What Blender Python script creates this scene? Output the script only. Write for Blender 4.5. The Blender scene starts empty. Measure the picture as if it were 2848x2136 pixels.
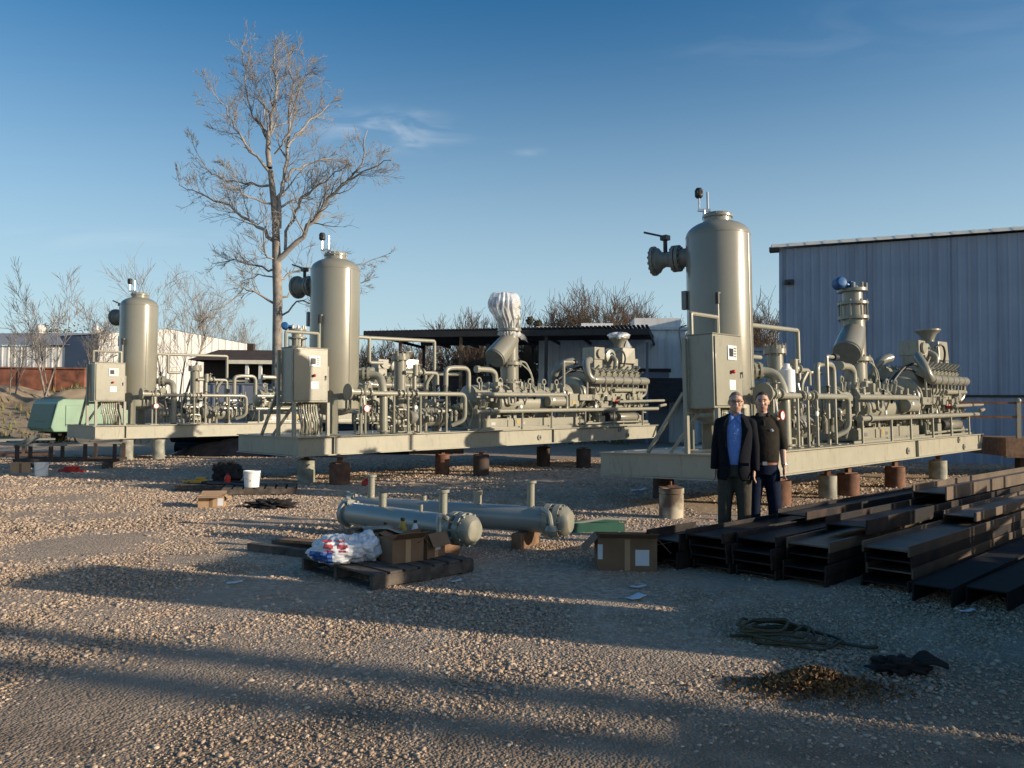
import bpy, math, random
import numpy as np
from mathutils import Vector, Matrix, noise as mnoise
random.seed(7); rng = np.random.default_rng(11)
SC = bpy.context.scene; COL = SC.collection
R = math.radians; pi = math.pi

# ------------------------------------------------------------------ camera
F = 2215.0; EYE = 1.6; PITCH = R(2.02); ROLL = 0.010
fwd = Vector((0, math.cos(PITCH), math.sin(PITCH)))
up0 = Vector((0, -math.sin(PITCH), math.cos(PITCH))); r0 = Vector((1, 0, 0))
right = math.cos(ROLL)*r0 + math.sin(ROLL)*up0
up = -math.sin(ROLL)*r0 + math.cos(ROLL)*up0
cam_d = bpy.data.cameras.new('camera'); cam = bpy.data.objects.new('camera', cam_d); COL.objects.link(cam)
cam_d.sensor_width = 36.0; cam_d.lens = 36.0*F/2848; cam_d.clip_end = 3000; cam_d.clip_start = 0.05
cam.matrix_world = Matrix(((right.x, up.x, -fwd.x, 0), (right.y, up.y, -fwd.y, 0), (right.z, up.z, -fwd.z, EYE), (0, 0, 0, 1)))
SC.camera = cam
CAM = Vector((0, 0, EYE))
def ray(px, py): return fwd + (px-1424)/F*right - (py-1068)/F*up
def gnd(px, py, z=0.0):
    d = ray(px, py); return CAM + d*((z-EYE)/d.z)
def at(px, py, Y):
    d = ray(px, py); return CAM + d*(Y/d.y)

# ------------------------------------------------------------------ light
SUN_EL = R(14.5); SUN_S = R(73)          # SUN_S: from -Y towards +X
sdir = Vector((math.sin(SUN_S)*math.cos(SUN_EL), -math.cos(SUN_S)*math.cos(SUN_EL), math.sin(SUN_EL)))
sl = bpy.data.lights.new('sun', 'SUN'); sl.energy = 5.0; sl.angle = R(0.53); sl.color = (1.0, 0.84, 0.64)
so = bpy.data.objects.new('sun', sl); COL.objects.link(so)
so.rotation_euler = sdir.to_track_quat('Z', 'Y').to_euler()
W = bpy.data.worlds.new('World'); SC.world = W; W.use_nodes = True
nt = W.node_tree; bg = nt.nodes['Background']; bg.inputs['Strength'].default_value = 0.100
sky = nt.nodes.new('ShaderNodeTexSky'); sky.sky_type = 'NISHITA'; sky.sun_disc = False
sky.sun_elevation = SUN_EL; sky.sun_rotation = pi - SUN_S
sky.air_density = 1.0; sky.dust_density = 1.6; sky.ozone_density = 2.2
def wn(t, **k):
    n = nt.nodes.new(t)
    for a, v in k.items(): setattr(n, a, v)
    return n
hs = wn('ShaderNodeHueSaturation'); hs.inputs['Saturation'].default_value = 1.42; hs.inputs['Hue'].default_value = 0.5; hs.inputs['Value'].default_value = 1.16
nt.links.new(sky.outputs[0], hs.inputs['Color'])
# thin cirrus, by direction
tc = wn('ShaderNodeTexCoord')
def wisp(px, py, rx, ry, scale, stretch, seed, amt, prev):
    d = ray(px, py).normalized()
    mp = wn('ShaderNodeVectorMath', operation='SUBTRACT'); nt.links.new(tc.outputs['Generated'], mp.inputs[0]); mp.inputs[1].default_value = d
    sx = wn('ShaderNodeVectorMath', operation='DOT_PRODUCT'); nt.links.new(mp.outputs[0], sx.inputs[0]); sx.inputs[1].default_value = Vector((d.y, -d.x, 0)).normalized()
    sy = wn('ShaderNodeVectorMath', operation='DOT_PRODUCT'); nt.links.new(mp.outputs[0], sy.inputs[0]); sy.inputs[1].default_value = (0.0, -0.25, 1.0)
    cb = wn('ShaderNodeCombineXYZ'); nt.links.new(sx.outputs['Value'], cb.inputs[0]); nt.links.new(sy.outputs['Value'], cb.inputs[1]); cb.inputs[2].default_value = seed
    sc1 = wn('ShaderNodeVectorMath', operation='MULTIPLY'); nt.links.new(cb.outputs[0], sc1.inputs[0]); sc1.inputs[1].default_value = (1/rx, 1/ry, 0)
    ln = wn('ShaderNodeVectorMath', operation='LENGTH'); nt.links.new(sc1.outputs[0], ln.inputs[0])
    mr = wn('ShaderNodeMapRange', interpolation_type='SMOOTHSTEP'); nt.links.new(ln.outputs['Value'], mr.inputs[0])
    mr.inputs[1].default_value = 0.1; mr.inputs[2].default_value = 1.0; mr.inputs[3].default_value = 1; mr.inputs[4].default_value = 0
    sc2 = wn('ShaderNodeVectorMath', operation='MULTIPLY'); nt.links.new(cb.outputs[0], sc2.inputs[0]); sc2.inputs[1].default_value = (scale, scale*stretch, 1)
    nz = wn('ShaderNodeTexNoise'); nt.links.new(sc2.outputs[0], nz.inputs['Vector']); nz.inputs['Scale'].default_value = 1; nz.inputs['Detail'].default_value = 6; nz.inputs['Distortion'].default_value = 0.8
    m2 = wn('ShaderNodeMapRange'); nt.links.new(nz.outputs[0], m2.inputs[0]); m2.inputs[1].default_value = 0.42; m2.inputs[2].default_value = 0.75
    mu = wn('ShaderNodeMath', operation='MULTIPLY'); nt.links.new(m2.outputs[0], mu.inputs[0]); nt.links.new(mr.outputs[0], mu.inputs[1])
    mu2 = wn('ShaderNodeMath', operation='MULTIPLY'); nt.links.new(mu.outputs[0], mu2.inputs[0]); mu2.inputs[1].default_value = amt
    mx = wn('ShaderNodeMixRGB'); nt.links.new(mu2.outputs[0], mx.inputs[0]); nt.links.new(prev, mx.inputs[1]); mx.inputs[2].default_value = (7.6, 7.8, 8.1, 1)
    return mx.outputs[0]
sepz = wn('ShaderNodeSeparateXYZ'); nt.links.new(tc.outputs['Generated'], sepz.inputs[0])
hz_ = wn('ShaderNodeMapRange', interpolation_type='SMOOTHERSTEP'); nt.links.new(sepz.outputs[2], hz_.inputs[0])
hz_.inputs[1].default_value = -0.08; hz_.inputs[2].default_value = 0.56; hz_.inputs[3].default_value = 0.78; hz_.inputs[4].default_value = 0.0
hzm = wn('ShaderNodeMixRGB'); nt.links.new(hz_.outputs[0], hzm.inputs[0]); nt.links.new(hs.outputs[0], hzm.inputs[1]); hzm.inputs[2].default_value = (4.7, 6.2, 7.0, 1)
c_ = wisp(1080, 365, 0.13, 0.035, 12, 3.0, 1.3, 0.4, hzm.outputs[0])
c_ = wisp(1150, 385, 0.035, 0.016, 30, 2.0, 5.1, 0.35, c_)
c_ = wisp(1470, 422, 0.03, 0.008, 30, 3.0, 2.2, 0.2, c_)
c_ = wisp(2450, 90, 0.36, 0.05, 7, 4.0, 7.7, 0.06, c_)
c_ = wisp(200, 665, 0.3, 0.02, 7, 6.0, 3.9, 0.12, c_)
nt.links.new(c_, bg.inputs['Color'])
SC.view_settings.view_transform = 'Standard'; SC.view_settings.look = 'None'
SC.view_settings.exposure = 0.33; SC.view_settings.gamma = 1.0
SC.cycles.max_bounces = 6

# ------------------------------------------------------------------ materials
def mat(name, col, rough=0.6, metal=0.0, var=0.12, scale=6.0, col2=None, thr=None, bump=0.0, bscale=60.0, coat=0.0, alpha=1.0, trans=0.0, coords='Object'):
    m = bpy.data.materials.new(name); m.use_nodes = True
    n = m.node_tree.nodes; l = m.node_tree.links; b = n['Principled BSDF']
    b.inputs['Roughness'].default_value = rough; b.inputs['Metallic'].default_value = metal
    b.inputs['Coat Weight'].default_value = coat; b.inputs['Coat Roughness'].default_value = 0.12
    b.inputs['Alpha'].default_value = alpha; b.inputs['Transmission Weight'].default_value = trans
    t = n.new('ShaderNodeTexCoord'); nz = n.new('ShaderNodeTexNoise')
    nz.inputs['Scale'].default_value = scale; nz.inputs['Detail'].default_value = 5
    l.new(t.outputs[coords], nz.inputs['Vector'])
    rp = n.new('ShaderNodeValToRGB')
    a = tuple(min(1, c*(1-var)) for c in col); c2 = col2 or tuple(min(1, c*(1+var)) for c in col)
    lo, hi = thr or (0.3, 0.7)
    rp.color_ramp.elements[0].position = lo; rp.color_ramp.elements[1].position = hi
    rp.color_ramp.elements[0].color = (*a, 1); rp.color_ramp.elements[1].color = (*c2, 1)
    l.new(nz.outputs[0], rp.inputs[0]); l.new(rp.outputs[0], b.inputs['Base Color'])
    if bump:
        nb = n.new('ShaderNodeTexNoise'); nb.inputs['Scale'].default_value = bscale; nb.inputs['Detail'].default_value = 4
        l.new(t.outputs[coords], nb.inputs['Vector'])
        bp = n.new('ShaderNodeBump'); bp.inputs['Strength'].default_value = bump; bp.inputs['Distance'].default_value = 0.02
        l.new(nb.outputs[0], bp.inputs['Height']); l.new(bp.outputs[0], b.inputs['Normal'])
    return m
M = {}
for_cloth = ('navy', 'blackshirt', 'slacks', 'jeans', 'blueshirt')
def grimy(name, col, rough, coat):
    m = mat(name, col, rough, var=0.06, scale=2.5, coat=coat, bump=0.06, bscale=12); n = m.node_tree.nodes; l = m.node_tree.links; b = n['Principled BSDF']
    src = b.inputs['Base Color'].links[0].from_socket; t = n.new('ShaderNodeTexCoord'); mp = n.new('ShaderNodeMapping'); mp.inputs['Scale'].default_value = (9, 9, 2.2); l.new(t.outputs['Object'], mp.inputs[0])
    nz = n.new('ShaderNodeTexNoise'); nz.inputs['Scale'].default_value = 1.0; nz.inputs['Detail'].default_value = 8; nz.inputs['Roughness'].default_value = .7; l.new(mp.outputs[0], nz.inputs[0])
    mr = n.new('ShaderNodeMapRange'); mr.inputs[1].default_value = .54; mr.inputs[2].default_value = .80; mr.inputs[4].default_value = .75; l.new(nz.outputs[0], mr.inputs[0])
    mx = n.new('ShaderNodeMixRGB'); l.new(mr.outputs[0], mx.inputs[0]); l.new(src, mx.inputs[1]); mx.inputs[2].default_value = (.10, .085, .065, 1); l.new(mx.outputs[0], b.inputs['Base Color'])
    return m
M['paint'] = grimy('greige_paint', (0.27, 0.262, 0.205), 0.36, 0.2)
M['frame_paint'] = grimy('frame_paint', (0.325, 0.31, 0.24), 0.45, 0.1)
M['vessel'] = mat('greige_gloss_paint', (0.225, 0.218, 0.175), 0.3, var=0.05, scale=1.6, coat=0.4, bump=0.08, bscale=5)
M['pipe_grey'] = mat('grey_gloss_paint', (0.27, 0.28, 0.25), 0.28, var=0.08, scale=3, coat=0.4)
M['flange_dk'] = mat('dark_grey_paint', (0.20, 0.20, 0.175), 0.5, var=0.15, scale=9)
M['black'] = mat('black_rubber', (0.02, 0.02, 0.021), 0.55)
M['blackmetal'] = mat('black_metal', (0.03, 0.03, 0.032), 0.4, metal=0.3)
M['steel'] = mat('bare_steel', (0.5, 0.5, 0.5), 0.3, metal=0.9)
M['white'] = mat('white_plastic', (0.78, 0.78, 0.76), 0.45, var=0.05)
M['screen'] = mat('screen', (0.05, 0.055, 0.07), 0.15)
M['red'] = mat('red_plastic', (0.5, 0.03, 0.02), 0.4)
M['blue'] = mat('blue_paint', (0.02, 0.10, 0.27), 0.4, var=0.1)
M['yellow'] = mat('yellow_plastic', (0.42, 0.27, 0.03), 0.45)
M['rust'] = mat('rust_brown', (0.11, 0.055, 0.035), 0.85, var=0.3, scale=7, col2=(0.20, 0.095, 0.055), bump=0.3, bscale=40)
M['pile_grey'] = mat('scuffed_grey_pipe', (0.22, 0.22, 0.18), 0.7, var=0.3, scale=5, col2=(0.36, 0.36, 0.29), bump=0.1)
M['pile_dark'] = mat('dark_pipe', (0.035, 0.03, 0.028), 0.75, var=0.3, scale=5, col2=(0.08, 0.045, 0.03))
M['hbeam'] = mat('shaded_steel', (0.016, 0.0155, 0.017), 0.55, metal=0.0, var=0.3, scale=3.2, col2=(0.085, 0.05, 0.034), thr=(0.5, 0.85), bump=0.15, bscale=30)  # near-black copy of the tan steel, the pile's shade put into its colour
M['blacksteel'] = mat('black_steel', (0.010, 0.010, 0.011), 0.8, var=.3, scale=5)
M['hbeam2'] = mat('sunlit_steel', (0.12, 0.09, 0.062), 0.5, metal=0.05, var=0.3, scale=3, col2=(0.17, 0.12, 0.08), thr=(0.4, 0.8))  # paler copy of the same steel, so the sunlit patches stand out
M['wood'] = mat('weathered_wood', (0.06, 0.05, 0.042), 0.85, var=0.35, scale=9, col2=(0.13, 0.105, 0.085), bump=0.3)
M['wood2'] = mat('brown_lumber', (0.16, 0.09, 0.05), 0.8, var=0.25, scale=8, col2=(0.26, 0.15, 0.085), bump=0.2)
M['card'] = mat('cardboard', (0.19, 0.115, 0.065), 0.8, var=0.12, scale=6)
M['card2'] = mat('cardboard_light', (0.40, 0.26, 0.15), 0.8, var=0.1, scale=6)
M['bag'] = mat('plastic_bag_white', (0.62, 0.64, 0.67), 0.35, var=0.08, scale=8, bump=0.5, bscale=18)
M['bag_red'] = mat('bag_red_print', (0.45, 0.08, 0.09), 0.4)
M['bag_blue'] = mat('bag_blue_print', (0.03, 0.09, 0.30), 0.4)
M['film'] = mat('plastic_film', (0.72, 0.73, 0.75), 0.22, var=0.06, scale=5, bump=0.4, bscale=14, coat=0.4)
M['bark'] = mat('pale_bark', (0.20, 0.175, 0.15), 0.9, var=0.3, scale=3, col2=(0.33, 0.29, 0.25), bump=0.6, bscale=18)
M['twig'] = mat('bare_twig', (0.25, 0.225, 0.20), 0.9, var=0.25, scale=2, col2=(0.37, 0.335, 0.30))
M['brush'] = mat('brown_twig', (0.115, 0.078, 0.05), 0.9, var=0.35, scale=0.6, col2=(0.19, 0.13, 0.085))
M['ever'] = mat('evergreen_leaf', (0.035, 0.05, 0.022), 0.8, var=0.4, scale=1.0, col2=(0.10, 0.085, 0.035))
M['metalwall'] = grimy_shaded_wall = mat('shaded_siding', (0.25, 0.305, 0.40), 0.5, var=0.06, scale=0.7, col2=(0.30, 0.35, 0.44), coords='Object')  # white siding, but its blue shade is put into the base colour
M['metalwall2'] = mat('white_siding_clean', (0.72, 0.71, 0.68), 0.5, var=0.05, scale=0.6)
M['greywall'] = mat('blue_grey_siding', (0.20, 0.22, 0.27), 0.6, var=0.08, scale=0.7)
M['trim'] = mat('cream_trim', (0.80, 0.74, 0.60), 0.5, var=0.1, scale=3)
M['darkroof'] = mat('dark_roof_sheet', (0.035, 0.03, 0.028), 0.7, var=0.3, scale=2)
M['shingle'] = mat('brown_shingle', (0.055, 0.038, 0.03), 0.9, var=0.3, scale=3, bump=0.4, bscale=20)
M['darkwood'] = mat('dark_wall', (0.05, 0.035, 0.03), 0.9, var=0.2)
M['rustred'] = mat('rust_red_steel', (0.13, 0.06, 0.042), 0.85, var=0.3, scale=1.6, col2=(0.33, 0.12, 0.07), bump=0.2)
M['green'] = mat('pale_green_paint', (0.16, 0.28, 0.19), 0.45, var=0.12, scale=2)
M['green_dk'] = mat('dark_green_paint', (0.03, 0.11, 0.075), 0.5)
M['skin'] = mat('skin', (0.52, 0.31, 0.22), 0.5, var=0.08, scale=20)
M['hair_g'] = mat('grey_hair', (0.17, 0.15, 0.13), 0.8, var=0.25, scale=60)
M['hair_d'] = mat('dark_hair', (0.03, 0.022, 0.018), 0.7, var=0.3, scale=60)
M['navy'] = mat('navy_wool', (0.009, 0.010, 0.015), 0.85, var=0.2, scale=30, bump=0.15, bscale=160)
M['blueshirt'] = mat('blue_cotton', (0.17, 0.29, 0.64), 0.8, var=0.12, scale=18, bump=0.3, bscale=25)
M['slacks'] = mat('charcoal_slacks', (0.060, 0.054, 0.044), 0.85, var=0.2, scale=14, bump=0.3, bscale=14)
M['blackshirt'] = mat('black_cotton', (0.026, 0.023, 0.019), 0.85, var=0.2, scale=20, bump=0.3, bscale=16)
M['jeans'] = mat('dark_denim', (0.009, 0.016, 0.037), 0.85, var=0.25, scale=20, bump=0.2, bscale=40)
M['belt'] = mat('brown_leather', (0.17, 0.055, 0.03), 0.5)
M['shoe'] = mat('black_leather', (0.015, 0.014, 0.013), 0.4)
M['eye'] = mat('eye_dark', (0.015, 0.012, 0.01), 0.2)
M['lip'] = mat('lip', (0.36, 0.12, 0.10), 0.5)
M['teeth'] = mat('teeth', (0.7, 0.66, 0.58), 0.4)
M['hose'] = mat('olive_hose', (0.055, 0.046, 0.018), 0.6, var=0.2)
M['rag'] = mat('dark_rag', (0.014, 0.012, 0.012), 0.9, var=0.3)
M['leaf'] = mat('dry_leaf', (0.10, 0.055, 0.022), 0.85, var=0.4, scale=12, col2=(0.22, 0.125, 0.05))
M['paper'] = mat('paper', (0.62, 0.64, 0.68), 0.7, var=0.06)
M['dirt'] = mat('dry_dirt', (0.27, 0.20, 0.13), 0.95, var=0.3, scale=0.8, col2=(0.44, 0.34, 0.225), bump=0.7, bscale=4)
M['drygrass'] = mat('dry_grass', (0.27, 0.21, 0.10), 0.9, var=0.3, scale=0.7, col2=(0.13, 0.15, 0.045))
M['tarp'] = mat('black_tarp', (0.012, 0.014, 0.02), 0.35, var=0.3, bump=0.5, bscale=3)
M['stubm'] = mat('stained_cream_pipe', (0.17, 0.12, 0.08), 0.8, var=.3, scale=2.5, col2=(0.48, 0.43, 0.33), thr=(.42, .6))
M['concrete'] = mat('concrete', (0.34, 0.31, 0.26), 0.9, var=0.2, scale=5)
M['glass'] = mat('lens', (0.02, 0.02, 0.02), 0.05)

for k_ in for_cloth: M[k_].node_tree.nodes['Principled BSDF'].inputs['Specular IOR Level'].default_value = 0.1
for k_ in ('hbeam', 'blacksteel', 'tarp'): M[k_].node_tree.nodes['Principled BSDF'].inputs['Specular IOR Level'].default_value = 0.25
def streaks(m, dark, amt):
    n = m.node_tree.nodes; l = m.node_tree.links; b = n['Principled BSDF']; src = b.inputs['Base Color'].links[0].from_socket; t = n.new('ShaderNodeTexCoord'); mp = n.new('ShaderNodeMapping'); mp.inputs['Scale'].default_value = (2.6, 2.6, .16); l.new(t.outputs['Object'], mp.inputs[0])
    nz = n.new('ShaderNodeTexNoise'); nz.inputs['Scale'].default_value = 1.0; nz.inputs['Detail'].default_value = 7; l.new(mp.outputs[0], nz.inputs[0]); mr = n.new('ShaderNodeMapRange'); mr.inputs[1].default_value = .5; mr.inputs[2].default_value = .75; mr.inputs[4].default_value = amt; l.new(nz.outputs[0], mr.inputs[0])
    mx = n.new('ShaderNodeMixRGB'); l.new(mr.outputs[0], mx.inputs[0]); l.new(src, mx.inputs[1]); mx.inputs[2].default_value = (*dark, 1); l.new(mx.outputs[0], b.inputs['Base Color'])
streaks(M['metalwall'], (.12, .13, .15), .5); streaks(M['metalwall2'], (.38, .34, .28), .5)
# ------------------------------------------------------------------ mesh builder
class MB:
    def __init__(s): s.v = []; s.f = []; s.mi = []; s.cm = 0
    def add(s, vs, fs, T=None):
        o = len(s.v)
        s.v += [tuple(T @ Vector(p)) if T is not None else tuple(p) for p in vs]
        s.f += [tuple(i+o for i in f) for f in fs]; s.mi += [s.cm]*len(fs)
    def box(s, c, d, T=None, taper=1.0):
        x, y, z = (k/2 for k in d); cx, cy, cz = c; t = taper
        vs = [(cx-x, cy-y, cz-z), (cx+x, cy-y, cz-z), (cx+x, cy+y, cz-z), (cx-x, cy+y, cz-z),
              (cx-x*t, cy-y*t, cz+z), (cx+x*t, cy-y*t, cz+z), (cx+x*t, cy+y*t, cz+z), (cx-x*t, cy+y*t, cz+z)]
        s.add(vs, [(0, 3, 2, 1), (4, 5, 6, 7), (0, 1, 5, 4), (1, 2, 6, 5), (2, 3, 7, 6), (3, 0, 4, 7)], T)
    def b2(s, x0, x1, y0, y1, z0, z1, T=None): s.box(((x0+x1)/2, (y0+y1)/2, (z0+z1)/2), (x1-x0, y1-y0, z1-z0), T)
    def lathe(s, prof, o=(0, 0, 0), ax=(0, 0, 1), n=20, cap=True, sy=1.0):
        q = Vector(ax).normalized().to_track_quat('Z', 'Y').to_matrix(); o = Vector(o)
        vs = []; k = len(prof)
        for (r, z) in prof:
            for i in range(n):
                a = 2*pi*i/n; vs.append(tuple(o + q @ Vector((r*math.cos(a), r*math.sin(a)*sy, z))))
        fs = [(j*n+i, j*n+(i+1) % n, (j+1)*n+(i+1) % n, (j+1)*n+i) for j in range(k-1) for i in range(n)]
        if cap: fs += [tuple(range(n-1, -1, -1)), tuple((k-1)*n+i for i in range(n))]
        s.add(vs, fs)
    def cyl(s, p0, p1, r, r1=None, n=12):
        p0 = Vector(p0); p1 = Vector(p1); d = p1-p0
        if d.length < 1e-6: return
        s.lathe([(r, 0), (r if r1 is None else r1, d.length)], p0, d, n)
    def bar(s, p0, p1, w, h=None):
        p0 = Vector(p0); p1 = Vector(p1); d = p1-p0; h = h or w
        q = d.normalized().to_track_quat('Z', 'Y').to_matrix().to_4x4()
        s.box((0, 0, d.length/2), (w, h, d.length), Matrix.Translation(p0) @ q)
    def sphere(s, c, r, n=12, m=8, T=None):
        rx, ry, rz = r if hasattr(r, '__len__') else (r, r, r)
        vs = [(c[0], c[1], c[2]-rz)]
        for j in range(1, m):
            b = -pi/2+pi*j/m
            for i in range(n):
                a = 2*pi*i/n; vs.append((c[0]+rx*math.cos(a)*math.cos(b), c[1]+ry*math.sin(a)*math.cos(b), c[2]+rz*math.sin(b)))
        vs.append((c[0], c[1], c[2]+rz)); L = len(vs)-1
        fs = [(0, 1+(i+1) % n, 1+i) for i in range(n)]
        fs += [(1+j*n+i, 1+j*n+(i+1) % n, 1+(j+1)*n+(i+1) % n, 1+(j+1)*n+i) for j in range(m-2) for i in range(n)]
        fs += [(1+(m-2)*n+i, 1+(m-2)*n+(i+1) % n, L) for i in range(n)]
        s.add(vs, fs, T)
    def tube(s, pts, r, n=8, bend=0.0, radii=None, cap=True):
        P = [Vector(p) for p in pts]
        if bend > 0 and len(P) > 2:
            Q = [P[0]]
            for i in range(1, len(P)-1):
                a = (P[i-1]-P[i]); b = (P[i+1]-P[i]); k = min(bend, a.length*.49, b.length*.49)
                A = P[i]+a.normalized()*k; B = P[i]+b.normalized()*k
                for t in np.linspace(0, 1, 6).tolist(): Q.append((1-t)**2*A+2*t*(1-t)*P[i]+t*t*B)
            Q.append(P[-1]); P = Q
        m = len(P); rr = radii or [r]*m
        nrm = None; vs = []
        for i, p in enumerate(P):
            t = (P[min(i+1, m-1)]-P[max(i-1, 0)])
            t = t.normalized() if t.length > 1e-9 else Vector((0, 0, 1))
            if nrm is None: nrm = t.orthogonal().normalized()
            nrm = (nrm - t*nrm.dot(t))
            nrm = nrm.normalized() if nrm.length > 1e-6 else t.orthogonal().normalized()
            bn = t.cross(nrm)
            for k in range(n):
                a = 2*pi*k/n; vs.append(tuple(p+(nrm*math.cos(a)+bn*math.sin(a))*rr[i]))
        fs = [(j*n+i, j*n+(i+1) % n, (j+1)*n+(i+1) % n, (j+1)*n+i) for j in range(m-1) for i in range(n)]
        if cap: fs += [tuple(range(n-1, -1, -1)), tuple((m-1)*n+i for i in range(n))]
        s.add(vs, fs)
    def loft(s, secs, n=20, cap=True):       # secs: (cx,cy,cz,rx,ry)
        vs = []
        for (cx, cy, cz, rx, ry) in secs:
            for i in range(n):
                a = 2*pi*i/n; vs.append((cx+rx*math.cos(a), cy+ry*math.sin(a), cz))
        k = len(secs)
        fs = [(j*n+i, j*n+(i+1) % n, (j+1)*n+(i+1) % n, (j+1)*n+i) for j in range(k-1) for i in range(n)]
        if cap: fs += [tuple(range(n-1, -1, -1)), tuple((k-1)*n+i for i in range(n))]
        s.add(vs, fs)
    def build(s, name, m, parent=None, smooth=True, sharp=38, bevel=0.0):
        me = bpy.data.meshes.new(name); me.from_pydata(s.v, [], s.f)
        ms = m if isinstance(m, (list, tuple)) else [m]
        for k in ms: me.materials.append(M[k] if isinstance(k, str) else k)
        if len(ms) > 1: me.polygons.foreach_set('material_index', s.mi)
        if smooth:
            me.polygons.foreach_set('use_smooth', [True]*len(s.f))
            if sharp: me.set_sharp_from_angle(angle=R(sharp))
        me.update()
        o = bpy.data.objects.new(name, me); COL.objects.link(o)
        if parent is not None: o.parent = parent
        if bevel:
            bv = o.modifiers.new('bevel', 'BEVEL'); bv.width = bevel; bv.segments = 2; bv.limit_method = 'ANGLE'; bv.angle_limit = R(40)
        return o
def tag(o, label=None, cat=None, group=None, kind=None):
    if label: o['label'] = label
    if cat: o['category'] = cat
    if group: o['group'] = group
    if kind: o['kind'] = kind
    return o
def thing(name, label, cat, loc=(0, 0, 0), rz=0.0, group=None):
    o = bpy.data.objects.new(name, None); COL.objects.link(o); o.empty_display_size = 0.2
    o.location = loc; o.rotation_euler = (0, 0, rz); return tag(o, label, cat, group)
def copy_tree(o, parent=None):
    c = o.copy(); COL.objects.link(c)
    if parent is not None: c.parent = parent
    for ch in list(o.children): copy_tree(ch, c)
    return c

# ------------------------------------------------------------------ ground
def fnoise(x, y, s, seed=0.0): return mnoise.noise(Vector((x*s, y*s, seed)))
def axis_pts(lo, hi, fine_lo, fine_hi, step):
    a = list(np.arange(fine_lo, fine_hi+1e-6, step)); d = step
    while a[-1] < hi: d *= 1.35; a.append(a[-1]+d)
    d = step
    while a[0] > lo: d *= 1.35; a.insert(0, a[0]-d)
    return a
def build_ground():
    xs = axis_pts(-900, 900, -9, 9, 0.22); ys = axis_pts(-60, 1600, 1.5, 18, 0.22)
    vs = []; nx = len(xs)
    for y in ys:
        for x in xs:
            k = 1.0 if 0 < y < 20 and abs(x) < 12 else 0.0
            z = (0.020*fnoise(x, y, 0.7)+0.012*fnoise(x, y, 2.3, 4))*k
            d = (-x*0.5+y*0.86)
            vs.append((x, y, z))
    fs = [(j*nx+i, j*nx+i+1, (j+1)*nx+i+1, (j+1)*nx+i) for j in range(len(ys)-1) for i in range(nx-1)]
    b = MB(); b.v = vs; b.f = fs; b.mi = [0]*len(fs)
    m = bpy.data.materials.new('gravel'); m.use_nodes = True
    n = m.node_tree.nodes; l = m.node_tree.links; p = n['Principled BSDF']; p.inputs['Roughness'].default_value = 0.92
    t = n.new('ShaderNodeTexCoord')
    vo = n.new('ShaderNodeTexVoronoi'); vo.inputs['Scale'].default_value = 26; l.new(t.outputs['Object'], vo.inputs['Vector'])
    vo2 = n.new('ShaderNodeTexVoronoi'); vo2.inputs['Scale'].default_value = 60; l.new(t.outputs['Object'], vo2.inputs['Vector'])
    rp = n.new('ShaderNodeValToRGB'); e = rp.color_ramp.elements
    e[0].color = (0.29, 0.215, 0.15, 1); e[1].color = (0.52, 0.405, 0.295, 1); e[0].position = 0.1; e[1].position = 0.9
    sp = n.new('ShaderNodeSeparateColor'); l.new(vo.outputs['Color'], sp.inputs[0]); l.new(sp.outputs[0], rp.inputs[0])
    nz = n.new('ShaderNodeTexNoise'); nz.inputs['Scale'].default_value = 0.55; nz.inputs['Detail'].default_value = 6; l.new(t.outputs['Object'], nz.inputs['Vector'])
    r2 = n.new('ShaderNodeMapRange'); l.new(nz.outputs[0], r2.inputs[0]); r2.inputs[1].default_value = 0.42; r2.inputs[2].default_value = 0.66
    mx = n.new('ShaderNodeMixRGB'); l.new(r2.outputs[0], mx.inputs[0]); l.new(rp.outputs[0], mx.inputs[1]); mx.inputs[2].default_value = (0.37, 0.28, 0.20, 1)
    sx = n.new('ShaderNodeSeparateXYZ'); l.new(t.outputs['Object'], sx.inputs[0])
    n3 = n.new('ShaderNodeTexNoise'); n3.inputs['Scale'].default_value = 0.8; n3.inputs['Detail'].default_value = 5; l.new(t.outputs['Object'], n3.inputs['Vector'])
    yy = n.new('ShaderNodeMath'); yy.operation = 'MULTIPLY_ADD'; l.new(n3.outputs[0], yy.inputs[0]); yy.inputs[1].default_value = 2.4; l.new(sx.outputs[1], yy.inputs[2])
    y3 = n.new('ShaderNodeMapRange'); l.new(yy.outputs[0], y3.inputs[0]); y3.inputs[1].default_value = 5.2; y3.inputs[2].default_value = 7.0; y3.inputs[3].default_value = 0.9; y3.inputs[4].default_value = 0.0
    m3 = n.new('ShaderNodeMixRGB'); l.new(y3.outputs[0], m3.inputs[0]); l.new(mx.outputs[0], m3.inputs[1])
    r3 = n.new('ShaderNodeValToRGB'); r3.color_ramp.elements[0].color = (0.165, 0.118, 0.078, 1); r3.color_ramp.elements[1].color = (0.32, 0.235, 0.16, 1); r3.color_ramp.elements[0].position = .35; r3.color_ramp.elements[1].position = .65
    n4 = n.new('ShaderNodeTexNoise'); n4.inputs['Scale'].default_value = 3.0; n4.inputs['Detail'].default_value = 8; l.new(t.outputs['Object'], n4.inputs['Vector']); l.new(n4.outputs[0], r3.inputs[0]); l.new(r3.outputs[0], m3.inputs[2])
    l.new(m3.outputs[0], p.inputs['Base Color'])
    ad = n.new('ShaderNodeMath'); ad.operation = 'ADD'; l.new(vo.outputs['Distance'], ad.inputs[0]); l.new(vo2.outputs['Distance'], ad.inputs[1])
    bp = n.new('ShaderNodeBump'); bp.invert = True; bp.inputs['Strength'].default_value = 0.6; bp.inputs['Distance'].default_value = 0.025
    l.new(ad.outputs[0], bp.inputs['Height']); l.new(bp.outputs[0], p.inputs['Normal'])
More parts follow.
